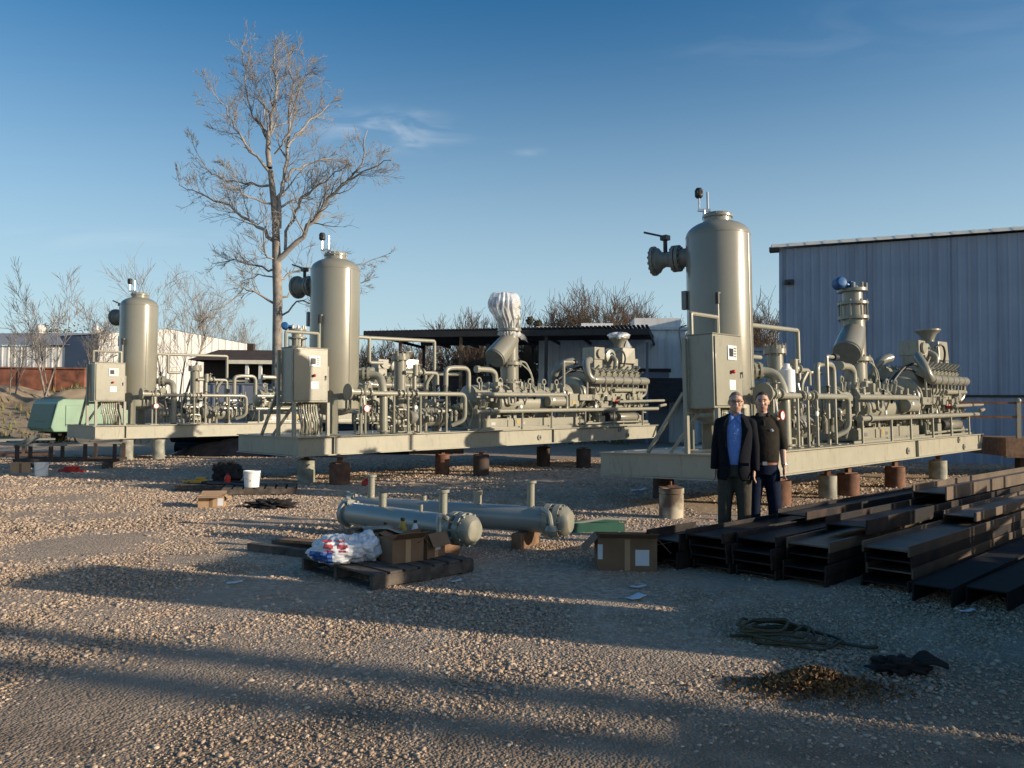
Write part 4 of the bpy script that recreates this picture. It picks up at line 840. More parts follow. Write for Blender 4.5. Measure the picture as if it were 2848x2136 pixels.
    b = MB(); b.tube([(9.25, .9, 1.42), (9.8, .85, 1.75), (10.35, .8, 1.86), (10.7, .7, 1.75), (10.8, .6, 1.3)], .035, n=8, bend=.25); b.tube([(9.1, .95, 1.35), (9.7, .95, 1.65), (10.3, .9, 1.74), (10.6, .8, 1.6)], .03, n=8, bend=.25)
    b.tube([(11.9, .75, 2.35), (12.1, .62, 2.45), (12.25, .6, 2.2), (12.2, .65, 1.9)], .03, n=7, bend=.15); b.tube([(10.55, .45, 1.35), (10.35, .36, 1.1), (10.3, .36, .8)], .014, n=6, bend=.1); b.build('engine_hose', 'black', en)
    b = MB(); b.b2(9.3, 9.72, .46, .5, .62, 1.0); b.tube([(9.9, .5, .7), (10.1, .45, .9), (10.1, .45, 1.7)], .03, n=7, bend=.1); b.cyl((12.0, .34, .6), (12.0, .28, .6), .06); b.build('engine_panel', 'paint', en)
    b = MB(); b.cyl((11.35, .34, .78), (11.43, .30, .74), .055, n=12); b.b2(11.3, 11.36, .32, .4, .7, .86); b.build('drain_cap', 'red', en)
    b = MB()
    for k in range(24):
        p = Vector((random.uniform(9.5, 13.0), random.uniform(.3, .55), random.uniform(.05, .72))); a = random.choice(((1, 0, 0), (0, 0, 1), (1, 0, 0))); q = p+Vector(a)*random.uniform(.1, .5); b.tube([p, q, q+Vector((.05, .12, 0))], random.choice((.018, .026, .036)), n=7, bend=.05)
        if k % 3 == 0: flange(b, p.lerp(q, .5), a, .07, .03, 10, 0)
    b.build('oil_piping', 'paint', t)
    b = MB(); b.tube([(9.5, .3, .1), (10.4, .3, .1), (11.4, .3, .12), (13.0, .3, .12)], .03, n=7); b.tube([(5.6, .3, .06), (9.4, .3, .06)], .022, n=7); b.b2(5.0, 13.0, .21, .235, .0, .05); b.build('deck_piping', 'paint', t)
    for k in range(10):
        b = MB(); x = random.uniform(2.2, 12); y = random.uniform(.28, .5); z = random.uniform(.5, 1.1); pts = [(x, y, z), (x+random.uniform(.2, .5), y-.03, z-random.uniform(.1, .3)), (x+random.uniform(.4, .9), y+.1, random.uniform(.1, .5))]; b.tube(pts, random.choice((.010, .014, .018)), n=6, bend=.2)
        b.build('black_cable', 'black', t, sharp=None)
    for (x, y, z) in ((3.3, .22, .62), (5.9, .34, .98), (7.1, .36, .62), (8.9, .34, 1.02), (10.3, .3, .62)):
        b = MB(); b.lathe([(.05, 0), (.05, .03), (.045, .034), (.001, .034)], (x, y, z), (.1, -1, 0), 16); b.build('dial_gauge', 'white', t)
    for (x, z, w, h) in ((6.0, .12, .16, .08), (7.2, .13, .12, .07), (11.0, .84, .18, .09), (10.0, .86, .12, .08)):
        b = MB(); b.b2(x, x+w, .392 if x < 9 else .395, .398, z, z+h); b.build('name_plate', 'steel', t)
    for (x0, x1, y0, y1, z0, z1, nm, mm) in ((9.42, 9.52, .452, .457, .68, .78, 'warning_label', 'yellow'), (6.98, 7.08, .393, .3985, .15, .24, 'warning_label', 'yellow'), (10.9, 11.0, .393, .398, .86, .95, 'paper_tag', 'white'), (8.2, 8.3, .14, .145, .78, .85, 'paper_tag', 'white')):
        b = MB(); b.b2(x0, x1, y0, y1, z0, z1); b.build(nm, mm, t)
    for k in range(16):
        p = Vector((random.uniform(2.2, 12.8), random.uniform(.3, .6), random.uniform(.3, 1.1))); b = MB(); b.lathe([(.035, 0), (.035, .09), (.05, .1), (.05, .13)], p, n=8); b.build('dark_fitting', 'blackmetal', t)
    return t
def pose(o, org, a, bt):
    e1 = (D1+Vector((0, 0, a))).normalized(); e2 = (D2+Vector((0, 0, bt))); e3 = e1.cross(e2).normalized(); e2 = e3.cross(e1).normalized()
    m = Matrix((e1, e2, e3)).transposed(); o.location = org; o.rotation_mode = 'QUATERNION'; o.rotation_quaternion = m.to_quaternion()
sk1 = make_skid(); sk2 = copy_tree(sk1); sk3 = copy_tree(sk1)
g_ = 'compressor skids standing on pipe piles'
pose(sk1, (3.52, 12.4, 0.97), .013, -.025); tag(sk1, 'nearest compressor skid, directly behind the two men, with blue actuator on its stack', group=g_)
pose(sk2, (-4.52, 16.9, 1.02), .016, 0); tag(sk2, 'middle compressor skid whose exhaust stack top is wrapped in clear plastic', group=g_)
pose(sk3, (-12.58, 24.1, 1.06), .013, 0); tag(sk3, 'farthest compressor skid at the left, partly hidden behind the middle one', group=g_)
def extras():
    b = MB(); b.lathe([(.02, 0), (.15, .01), (.15, .42), (.1, .44), (.06, .5), (.06, .54), (.02, .55)], (2.95, .6, 1.02), n=22); b.build('white_canister', 'white', sk1)
    b = MB(); b.tube([(4.72, .6, 0), (4.72, .6, 1.78), (5.05, .6, 1.78)], .04, n=8, bend=.03); o = b.build('vent_mast', 'paint', sk1)
    b = MB(); b.cyl((5.04, .6, 1.78), (5.2, .6, 1.78), .075, n=12); b.build('vent_cap', 'black', o)
    b = MB(); b.tube([(9.3, .7, .9), (9.3, .7, 1.96), (9.8, .7, 1.96)], .045, n=8, bend=.03); o = b.build('vent_mast', 'paint', sk2)
    b = MB(); b.cyl((9.79, .7, 1.96), (9.86, .7, 1.96), .08, n=12); b.build('vent_cap', 'black', o)
extras()
def plastic_wrap():
    bpy.context.view_layer.update()
    b = MB(); P = []
    n = 120
    prof = [(.20, 2.62), (.31, 2.70), (.27, 2.78), (.25, 2.84), (.29, 3.0), (.33, 3.12), (.36, 3.24), (.39, 3.36), (.41, 3.48), (.42, 3.6), (.41, 3.72), (.38, 3.80), (.33, 3.85), (.22, 3.87), (.02, 3.87)]
    for (r_, z) in prof:
        pl = .10*(1-sstep(3.5, 3.9, z))+.02
        for k in range(n):
            a = 2*pi*k/n; w = mnoise.noise(Vector((math.cos(a)*1.5, math.sin(a)*1.5, z*1.2)))
            f = 1+pl*abs(math.sin(9*a+2.5*w+z*.6))*1.3-pl*.6+.35*pl*math.sin(23*a+z*3)+.09*w+.04*mnoise.noise(Vector((math.cos(a)*6, math.sin(a)*6, z*7)))
            ox = -.20*sstep(2.9, 3.5, z); P.append((7.4+ox+r_*f*math.cos(a)*1.12, 1.1+r_*f*math.sin(a)*.92, z+.02*math.sin(5*a)))
    fs = [(j*n+i, j*n+(i+1) % n, (j+1)*n+(i+1) % n, (j+1)*n+i) for j in range(len(prof)-1) for i in range(n)]; b.add(P, fs)
    for k in range(5):   # loose tail
        a = k*.5-2.2; b.add([(7.62, 1.0, 2.82), (7.85+.04*k, .95+.05*math.sin(a), 2.68-.05*k), (7.82+.05*k, 1.02, 2.55), (7.62, 1.05, 2.72)], [(0, 1, 2, 3)])
    m = bpy.data.materials.new('clear_film'); m.use_nodes = True; nn = m.node_tree.nodes; l = m.node_tree.links; out = nn['Material Output']; p = nn['Principled BSDF']
    p.inputs['Base Color'].default_value = (.75, .76, .78, 1); p.inputs['Roughness'].default_value = .2; tr = nn.new('ShaderNodeBsdfTransparent'); mx = nn.new('ShaderNodeMixShader'); nz = nn.new('ShaderNodeTexNoise'); nz.inputs['Scale'].default_value = 4
    tcn = nn.new('ShaderNodeTexCoord'); l.new(tcn.outputs['Object'], nz.inputs[0]); mr = nn.new('ShaderNodeMapRange'); mr.inputs[3].default_value = .2; mr.inputs[4].default_value = .95; l.new(nz.outputs[0], mr.inputs[0]); l.new(mr.outputs[0], mx.inputs[0]); l.new(tr.outputs[0], mx.inputs[1]); l.new(p.outputs[0], mx.inputs[2]); l.new(mx.outputs[0], out.inputs[0])
    o = b.build('plastic_wrap', m, sharp=None); o.matrix_world = sk2.matrix_world.copy(); tag(o, 'crumpled clear plastic sheet tied over the top of the middle stack', 'plastic sheet')
    b = MB(); b.v = []; n = 24
    prof = [(.30, 2.86), (.34, 2.95), (.25, 3.02), (.16, 3.04), (.02, 3.05)]; P = []
    for (r_, z) in prof:
        for k in range(n): a = 2*pi*k/n; f = 1+.16*math.sin(5*a+z*9)+.1*math.sin(9*a); P.append((12.55+r_*f*math.cos(a), 1.12+r_*f*math.sin(a), z+.04*math.sin(3*a)))
    b.add(P, [(j*n+i, j*n+(i+1) % n, (j+1)*n+(i+1) % n, (j+1)*n+i) for j in range(4) for i in range(n)])
    for k in range(5): a = -1.2+k*.3; b.add([(12.85, 1.0, 2.85), (13.0+.05*k, .9+.08*k, 2.6), (13.05, .95+.05*k, 2.3-.03*k), (12.8, 1.1, 2.5)], [(0, 1, 2, 3)])
    o = b.build('plastic_wrap', m, sharp=None); o.matrix_world = sk2.matrix_world.copy(); tag(o, 'white plastic sheet bunched over the engine air intake of the middle skid', 'plastic sheet')
plastic_wrap()

# ------------------------------------------------------------------ pipe piles under the skids
def pile(p, h, r_, m, label, sheared=False):
    t = thing('pipe_pile', label, 'pipe pile', (p[0], p[1], 0), random.uniform(0, 6), 'pipe piles carrying the skids')
    b = MB(); b.lathe([(r_, -.03), (r_*1.01, h*.5), (r_, h), (r_*.9, h), (r_*.9, -.03)], n=26, cap=False); b.lathe([(r_*.9, h*.5), (.001, h*.5)], n=26, cap=False); b.build('pipe_shell', m, t)
    b = MB(); b.b2(-r_*.9, r_*.9, -.08, .08, h+.001, h+.02); b.b2(-.05, .05, -.04, .04, h+.02, .585); b.b2(-.12, .12, -.09, .09, .585, .60); b.build('shim_plate', 'rust', t)
pile((-4.55, 17.75), .50, .19, 'pile_grey', 'grey scuffed pipe pile under the near end of the middle skid')
pile((-3.70, 17.25), .46, .22, 'rust', 'rust brown pipe pile under the front edge of the middle skid, nearest the camera')
pile((-1.75, 20.3), .50, .18, 'rust', 'rusty pipe pile under the front of the middle skid, left of a matching dark pair')
pile((-.75, 19.95), .52, .20, 'pile_dark', 'dark pipe pile under the front edge of the middle skid, right one of a pair')
pile((.95, 23.6), .56, .20, 'pile_dark', 'dark green-black pipe pile under the middle skid, left of the last one')
pile((2.1, 23.2), .54, .21, 'pile_dark', 'blackest pipe pile under the middle skid, last one before the nearest skid')
pile((-12.0, 24.9), .62, .19, 'pile_grey', 'left grey pipe pile under the near end of the farthest skid')
pile((-11.2, 25.35), .62, .19, 'pile_grey', 'right grey pipe pile under the near end of the farthest skid')
pile((-6.9, 29.6), .60, .17, 'pile_grey', 'yellowish pipe pile under the farthest skid, half behind the middle one')
pile((4.75, 14.15), .44, .20, 'rust', 'rust brown pipe pile just right of the man in black')
pile((6.1, 15.4), .44, .17, 'pile_grey', 'pale cream pipe pile under the nearest skid right of the men')
pile((6.75, 16.0), .44, .21, 'rust', 'dark rusty pipe pile under the middle of the nearest skid')
pile((8.6, 17.9), .46, .21, 'rust', 'brown pipe pile under the right half of the nearest skid')
pile((10.9, 20.4), .48, .21, 'pile_grey', 'stained cream pipe pile under the far end of the nearest skid')
pile((2.9, 15.2), .44, .20, 'pile_dark', 'dark pipe pile under the hidden back corner of the nearest skid')
def stub():
    p = gnd(1867, 1440); t = thing('pipe_stub', 'short cream pipe stub with rusty cap plate standing left of the men', 'pipe stub', (p.x, p.y, 0))
    b = MB(); b.lathe([(.185, -.02), (.185, .36), (.17, .365), (.17, .375), (.19, .38), (.19, .46), (.175, .46), (.175, .40), (.01, .40)], n=28, cap=False); b.build('pipe_shell', 'stubm', t)
    b = MB(); b.b2(-.18, .16, -.07, .1, .462, .475); b.b2(-.06, .1, -.03, .03, .476, .50); b.cyl((-.01, 0, .476), (-.01, 0, .56), .018, n=8); b.build('cap_plate', 'rust', t)
stub()

# ------------------------------------------------------------------ steel beams stacked at the right
def BF(x, y, z=0.0): p = D1*x+D2*y; return Vector((p.x, p.y, z))
RZB = math.atan2(D1.y, D1.x)
def hbeam(x0, L, y, z, label, w=.42, fl=.18, m='hbeam', dz=0.0):
    b = MB(); b.b2(0, L, -w/2, -w/2+.02, 0, fl); b.b2(0, L, w/2-.02, w/2, 0, fl); b.b2(0, L, -w/2+.02, w/2-.02, fl/2-.008, fl/2+.008)
    o = b.build('steel_beam', m, smooth=False, bevel=.003); o.location = BF(x0, y, z); o.rotation_euler = (0, 0, RZB+dz); tag(o, label, 'steel beam', 'steel beams stacked in rows')
def beams():
    rows = [(2.80, 7.70, 'front'), (3.40, 7.32, 'second'), (3.87, 7.2, 'third'), (4.33, 7.12, 'back')]
    for k, (y, x0, nm) in enumerate(rows):
        for q in range(4):
            hbeam(x0+.04*((q*3+k) % 4)-.05, 10.4-k*.2+.2*math.sin(q*2+k), y+.012*math.sin(q*3+k*2), .006+.104*q, 'long dark steel H-beam lying flat, %s layer of the %s row of the pile' % (('bottom', 'second', 'third', 'top')[q], nm), fl=.10, dz=.003*math.sin(q*4+k*2), m='hbeam2' if (k == 0 and q in (1, 3)) or (k == 1 and q == 3) else 'hbeam', w=.43)
    hbeam(8.02, 10.5, 3.30, .424, 'long dark steel H-beam on top of the pile, nearer end cut square', fl=.15)
    hbeam(8.6, 10.2, 4.15, .424, 'dark steel H-beam on top of the back rows, beside the men', fl=.10, w=.36)
    hbeam(10.0, 9.0, 2.84, .424, 'paler steel H-beam on top of the front row of the pile', fl=.10, w=.34, m='hbeam2')
    hbeam(10.6, 8.0, 3.34, .58, 'uppermost steel H-beam of the pile, toward the right edge', fl=.16, w=.40, m='hbeam2')
    for k in range(2): hbeam(6.98+.05*k, .95, 4.80, .004+.185*k, 'short dark H-beam offcut, %s one of two stacked by the large open box' % ('lower', 'upper')[k])
    # a darker stack lying lower in front
    for k in range(2):
        b = MB(); b.b2(0, 7.5, -.16, -.145, 0, .16); b.b2(0, 7.5, .145, .16, 0, .16); b.b2(0, 7.5, -.145, .145, .144, .156)
        o = b.build('steel_channel', 'blacksteel', smooth=False); o.location = BF(7.35+k*.2, 2.30-.36*k, .005); o.rotation_euler = (0, 0, RZB-.02*k); tag(o, 'black steel channel lying face down on the gravel in front of the beams, %s one' % ('inner', 'outer')[k], 'steel channel', 'black channels in front of the beam pile')
beams()

# ------------------------------------------------------------------ props on the gravel
def face_rz(p): return -math.atan2(p.x, p.y)
def horizontal_vessel(p0, p1, r, zc, label, nozzles):
    p0 = Vector((*p0, zc)); p1 = Vector((*p1, zc)); ax = (p1-p0); L = ax.length; ax.normalize()
    t = thing('pipe_vessel', label, 'pipe vessel', (p0.x, p0.y, 0), math.atan2(ax.y, ax.x), 'grey pipe vessels lying on timbers')
    b = MB(); b.lathe([(.03, -.16), (r*.6, -.13), (r*.9, -.06), (r, .02), (r, L)], (0, 0, zc), (1, 0, 0), 32); b.build('shell', 'pipe_grey', t)
    b = MB()
    for x in (L-.10, L+.02): b.lathe([(r, x-.035), (r*1.3, x-.034), (r*1.3, x+.034), (r, x+.035)], (0, 0, zc), (1, 0, 0), 28)
    b.lathe([(r*1.18, L+.06), (r*1.12, L+.12), (r*.8, L+.17), (.02, L+.18)], (0, 0, zc), (1, 0, 0), 28)
    for k in range(12):
        a = 2*pi*k/12; b.cyl((L-.17, r*1.2*math.cos(a), zc+r*1.2*math.sin(a)), (L+.09, r*1.2*math.cos(a), zc+r*1.2*math.sin(a)), .014, n=6)
    b.build('end_closure', 'paint', t)
    b = MB(); b.tube([(L-.08, -r*1.2, zc+.12), (L-.08, -r*1.2-.12, zc+.17), (L+.06, -r*1.2-.26, zc+.14), (L+.10, -r*1.2-.3, zc)], .028, n=8, bend=.05); b.lathe([(.05, -.05), (.075, 0), (.05, .05)], (L+.10, -r*1.2-.3, zc-.04), (0, 0, 1), 12); b.build('davit_arm', 'paint', t)
    b = MB(); b.lathe([(r, -.1), (r*1.2, -.1), (r*1.2, -.04), (r, -.04)], (0, 0, zc), (1, 0, 0), 28)
    for a in (-.4, .3, 1.0, 2.0): b.cyl((-.12, r*1.1*math.cos(a), zc+r*1.1*math.sin(a)), (.0, r*1.1*math.cos(a), zc+r*1.1*math.sin(a)), .02, n=6)
    b.tube([(-.05, 0, zc+r*.9), (-.12, .0, zc+r*1.2), (-.2, .08, zc+r*1.25)], .018, n=6); b.build('flange', 'pipe_grey', t)
    for (x, h, rr) in nozzles:
        b = MB(); z0 = zc+r*.93; b.cyl((x, 0, z0), (x, 0, z0+h), rr, n=14); b.lathe([(rr*1.5, h-.03), (rr*1.5, h)], (x, 0, z0), (0, 0, 1), 14) if rr < .05 and h > .2 else b.lathe([(rr*1.12, h-.05), (rr*1.12, h)], (x, 0, z0), (0, 0, 1), 14); b.build('nozzle', 'paint', t)
    for x in (.35, L-.4):
        b = MB(); b.b2(x-.06, x+.06, -.3, .3, .0, zc-r+.012); b.build('timber_block', 'wood2', t)
    return t
horizontal_vessel((-1.92, 9.72), (-.50, 8.52), .138, .35, 'front grey pipe vessel with bolted end, lying behind the littered pallet', [(.55, .16, .045), (1.55, .27, .045), (1.2, .08, .02)])
horizontal_vessel((-2.02, 10.5), (.55, 9.42), .152, .325, 'rear grey pipe vessel, the longer one with two tall nozzles', [(.22, .30, .045), (1.75, .17, .05), (2.45, .32, .045), (1.0, .07, .03)])
def pallet(p, rz, d, label, m='wood', h=.14, n=7):
    t = thing('pallet', label, 'pallet', (p[0], p[1], 0), rz, 'wooden pallets'); lx, ly = d
    b = MB(); w = lx/n*.78
    for k in range(n): x = (k+.5)*lx/n; b.b2(x-w/2, x+w/2, 0, ly, h-.02+.002*(k % 3), h+.002*(k % 3))
    b.build('top_boards', m, t, smooth=False)
    for y in (0, ly/2-.025, ly-.05):
        b = MB(); b.b2(.005, lx-.005, y+.003, y+.047, .021, h-.021); b.build('stringer', m, t, smooth=False)
    b = MB()
    for k in (0, n//2, n-1): x = (k+.5)*lx/n; b.b2(x-w/2, x+w/2, .004, ly-.004, 0, .02)
    b.build('bottom_boards', m, t, smooth=False); return t
PA = Vector((-1.22, 7.12)); PL = Vector((-2.10, 8.05)); PR = Vector((-.36, 7.98))
rzp = math.atan2(PR.y-PA.y, PR.x-PA.x)
pallet(PA, rzp, (1.22, 1.22), 'dark wooden pallet in front, loaded with plastic bags and torn boxes', h=.145)
ux = Vector((math.cos(rzp), math.sin(rzp))); uy = Vector((-math.sin(rzp), math.cos(rzp)))
def onp(a, c, z=.15): q = PA+ux*a+uy*c; return Vector((q.x, q.y, z))
def on_lumber():
    k = 0
    for (p0, p1, z, w, h, m, lab) in (((-2.95, 9.1), (-1.95, 8.55), .0, .10, .09, 'wood', 'dark plank lying flat left behind the littered pallet'), ((-2.75, 9.35), (-1.7, 8.95), .0, .12, .09, 'wood', 'second dark plank beside the front plank, behind the plastic bag'), ((-2.6, 9.2), (-1.95, 8.95), .092, .16, .035, 'wood2', 'rust brown board resting across the two dark planks')):
        p0 = Vector((*p0, z)); p1 = Vector((*p1, z)); b = MB(); L = (p1-p0).length; b.b2(0, L, -w/2, w/2, 0, h); o = b.build('plank', m, smooth=False, bevel=.004); o.location = p0; o.rotation_euler = (0, 0, math.atan2(p1.y-p0.y, p1.x-p0.x)); tag(o, lab, 'plank', 'planks on the gravel')
    b = MB(); b.b2(-.15, .15, -.1, .1, 0, .10); b.box((.02, 0, .13), (.22, .16, .05)); o = b.build('timber_offcut', 'wood', smooth=False, bevel=.01); o.location = (-1.85, 8.85, 0.0); tag(o, 'dark timber offcut at the end of the planks', 'offcut')
on_lumber()
def lumpy(name, c, r3, m, label, cat, seed=0, amp=.25, f=2.2, parts=()):
    b = MB(); b.sphere((0, 0, 0), 1.0, 84, 52); V = []
    for p in b.v:
        p = Vector(p); k = 1+amp*mnoise.noise(p*f+Vector((seed, 0, 0)))+amp*.5*mnoise.noise(p*f*2.7+Vector((0, seed, 0))); q = Vector((p.x*r3[0]*k, p.y*r3[1]*k, p.z*r3[2]*k)); q.z = max(q.z, -r3[2]*.72); V.append(tuple(q))
    b.v = V; o = b.build(name, m, sharp=None); o.location = (c[0], c[1], c[2]+r3[2]*.72); tag(o, label, cat); return o, V, b.f
def bag():
    c = onp(.10, .72); o, V, Fc = lumpy('plastic_bag', c, (.27, .22, .145), 'bag', 'white plastic shopping bag with red and blue print on the front pallet', 'plastic bag', 3, .27, 2.2)
    pr = MB(); bl = MB(); nv = [Vector(v) for v in V]; vw = Vector((-c.x, -c.y, .3)).normalized(); sd = Vector((-vw.y, vw.x, 0)).normalized()
    for f in Fc:
        q = sum((nv[i] for i in f), Vector())/len(f)
        if q.dot(vw) < .03: continue
        a = q.dot(sd)
        (pr if False else pr).add([], [])
        pts = [tuple(nv[i]*1.012) for i in f]
        if -.14 < a < .10 and .02 < q.z < .12 and abs(math.sin(a*26+q.z*9))*abs(math.sin(q.z*55+1.0)) > .33: pr.add(pts, [tuple(range(len(pts)))])
        if -.26 < a < -.04 and -.09 < q.z < .015: bl.add(pts, [tuple(range(len(pts)))])
    pr.build('red_print', 'bag_red', o, sharp=None); bl.build('blue_print', 'bag_blue', o, sharp=None)
    c2 = onp(.36, .66); lumpy('plastic_bag', c2, (.19, .18, .15), 'bag', 'plain white knotted plastic bag leaning on the printed bag', 'plastic bag', 8, .27, 2.4)
bag()
def carton(p, rz, d, label, m='card', flaps=(1, 1, 1, 1), ang=.6, lab=None, tape=True, loc_z=None):
    t = thing('cardboard_box', label, 'cardboard box', p, rz, None); lx, ly, h = d; b = MB(); w = .006
    for (x0, x1, y0, y1) in ((-lx/2, lx/2, -ly/2, -ly/2+w), (-lx/2, lx/2, ly/2-w, ly/2), (-lx/2, -lx/2+w, -ly/2+w, ly/2-w), (lx/2-w, lx/2, -ly/2+w, ly/2-w)): b.b2(x0, x1, y0, y1, 0, h)
    b.b2(-lx/2+w, lx/2-w, -ly/2+w, ly/2-w, .001, .008); b.build('carton', m, t, smooth=False)
    for k, (cx, cy, L, a0) in enumerate(((0, -ly/2, lx, 0), (lx/2, 0, ly, pi/2), (0, ly/2, lx, pi), (-lx/2, 0, ly, -pi/2))):
        if not flaps[k]: continue
        fl = min(lx, ly)*.48; f = MB(); aa = ang*flaps[k]; T = Matrix.Translation((cx, cy, h+.002)) @ Matrix.Rotation(a0, 4, 'Z') @ Matrix.Rotation(aa, 4, 'X')
        f.b2(-L/2+.004, L/2-.004, -fl, 0, 0, .005, T); f.build('flap', m, t, smooth=False)
    if tape:
        f = MB(); f.b2(-.028, .028, -ly/2-.0022, -ly/2-.0006, .0, h*.98); f.b2(lx/2+.0006, lx/2+.0022, -.02, .03, h*.55, h*.98); f.build('packing_tape', 'card2' if m == 'card' else 'card', t, smooth=False)
    if lab:
        for (fx, z0, z1, a, c) in lab:
            f = MB()
            if fx == 'f': f.b2(a, c, -ly/2-.003, -ly/2-.001, z0, z1)
            else: f.b2(lx/2+.001, lx/2+.003, a, c, z0, z1)
            f.build('paper_label', 'paper', t, smooth=False)
    return t
carton(onp(.60, .38), rzp-.15, (.34, .28, .22), 'torn brown cardboard box on the right front of the littered pallet', flaps=(-.6, .9, 1.6, 0), ang=.9)
carton(onp(.92, .42), rzp+.25, (.30, .30, .24), 'brown cardboard box with white paper labels at the right of the littered pallet', flaps=(1.3, 0, 1, .6), ang=.8, lab=[('f', .07, .22, -.02, .07), ('f', .12, .20, .09, .14)])
carton(onp(.62, .86), rzp+.5, (.42, .30, .24), 'dark open cardboard box at the back of the littered pallet', flaps=(.5, 1, 1.4, 1), ang=1.0)
def pap(name, p, d, label, cat, rz=0, m='paper', tilt=.25):
    b = MB(); n = 7; V = []
    for j in range(n):
        for i in range(n):
            x = (i/(n-1)-.5)*d[0]; y = (j/(n-1)-.5)*d[1]; V.append((x, y, .012+.05*d[0]*mnoise.noise(Vector((x*9/d[0]*.3, y*9/d[1]*.3, p[0]*3)))+max(0, x)*tilt))
    b.add(V, [(j*n+i, j*n+i+1, (j+1)*n+i+1, (j+1)*n+i) for j in range(n-1) for i in range(n-1)]); o = b.build(name, m, sharp=None); o.location = p; o.rotation_euler = (0, 0, rz)
    sol = o.modifiers.new('thick', 'SOLIDIFY'); sol.thickness = .003; tag(o, label, cat); return o
pap('foam_sheet', onp(.72, .78, .40), (.50, .26), 'grey crumpled packing sheet lying over the open boxes on the pallet', 'packing sheet', rzp-.5, 'pile_grey', -.3)
def bottle(p, m, label, h=.24, r_=.045):
    t = thing('bottle', label, 'bottle', p); b = MB(); b.lathe([(r_*.9, 0), (r_, .02), (r_, h*.68), (r_*.45, h*.86), (r_*.4, h*.9)], n=16); b.build('body', m, t); b = MB(); b.lathe([(r_*.5, h*.9), (r_*.5, h)], n=12); b.build('cap', 'black', t)
bottle(onp(.98, .86), 'yellow', 'yellow plastic bottle behind the labelled box on the pallet', .33, .045)
bottle(onp(1.10, .80), 'white', 'small white bottle right of the yellow one on the pallet', .30, .038)
bottle(onp(.86, 1.0), 'yellow', 'second yellow bottle half hidden behind the open dark box', .28, .04)
q = gnd(1745, 1588); carton((q.x, q.y+.18, 0), face_rz(q)+.12, (.60, .42, .33), 'large open cardboard box on the gravel left of the steel beams', flaps=(-.4, .9, 1.2, .9), ang=.9, lab=[('f', .12, .27, -.30, -.25), ('f', .06, .22, .08, .22)])
carton((q.x+.05, q.y+.25, .18), face_rz(q)+.4, (.26, .2, .14), 'small dark carton stuffed inside the large open box', flaps=(.8, 1, 1, 0))
q = gnd(582, 1412); carton((q.x, q.y+.12, 0), face_rz(q)-.15, (.40, .26, .19), 'small sunlit cardboard box alone on the gravel at the left', m='card2', flaps=(.25, .9, -.5, 1.2), ang=.7, lab=[('f', .03, .15, .10, .19)])
def bucket(p, label, h=.30, r_=.14, tilt=0):
    t = thing('bucket', label, 'bucket', p, random.uniform(0, 6), 'white plastic buckets'); t.rotation_euler[0] = tilt
    b = MB(); b.lathe([(r_*.88, 0), (r_, h), (r_*.96, h), (r_*.85, .01)], n=24, cap=False); b.lathe([(r_*.88, 0), (.001, 0)], n=24, cap=False); b.lathe([(r_*1.0, h*.86), (r_*1.05, h*.87), (r_*1.05, h*.9), (r_*1.0, h*.91)], n=24, cap=False); b.lathe([(r_*1.05, h-.02), (r_*1.05, h+.004), (r_*.95, h+.004)], n=24, cap=False); b.build('pail', 'white', t)
    b = MB(); b.tube([(r_*1.05, 0, h*.88), (r_*1.0, r_*.6, h*.6), (0, r_*1.22, h*.42), (-r_*1.0, r_*.6, h*.6), (-r_*1.05, 0, h*.88)], .005, n=5); b.build('bail_handle', 'steel', t)
pq = gnd(700, 1380)
pallet((-6.55, 15.55), R(-12), (1.25, 1.05), 'dark low pallet holding scattered tools at the left', h=.12)
pallet((-5.35, 14.75), R(14), (1.35, 1.0), 'dark pallet under the white bucket in front of the pipe piles', h=.14)
bucket((-4.88, 15.05, .145), 'white plastic bucket standing on the pallet before the middle skid', .30, .15)
bucket((-10.9, 18.55, 0), 'white plastic bucket on the gravel at the far left before the steel frames', .32, .15)
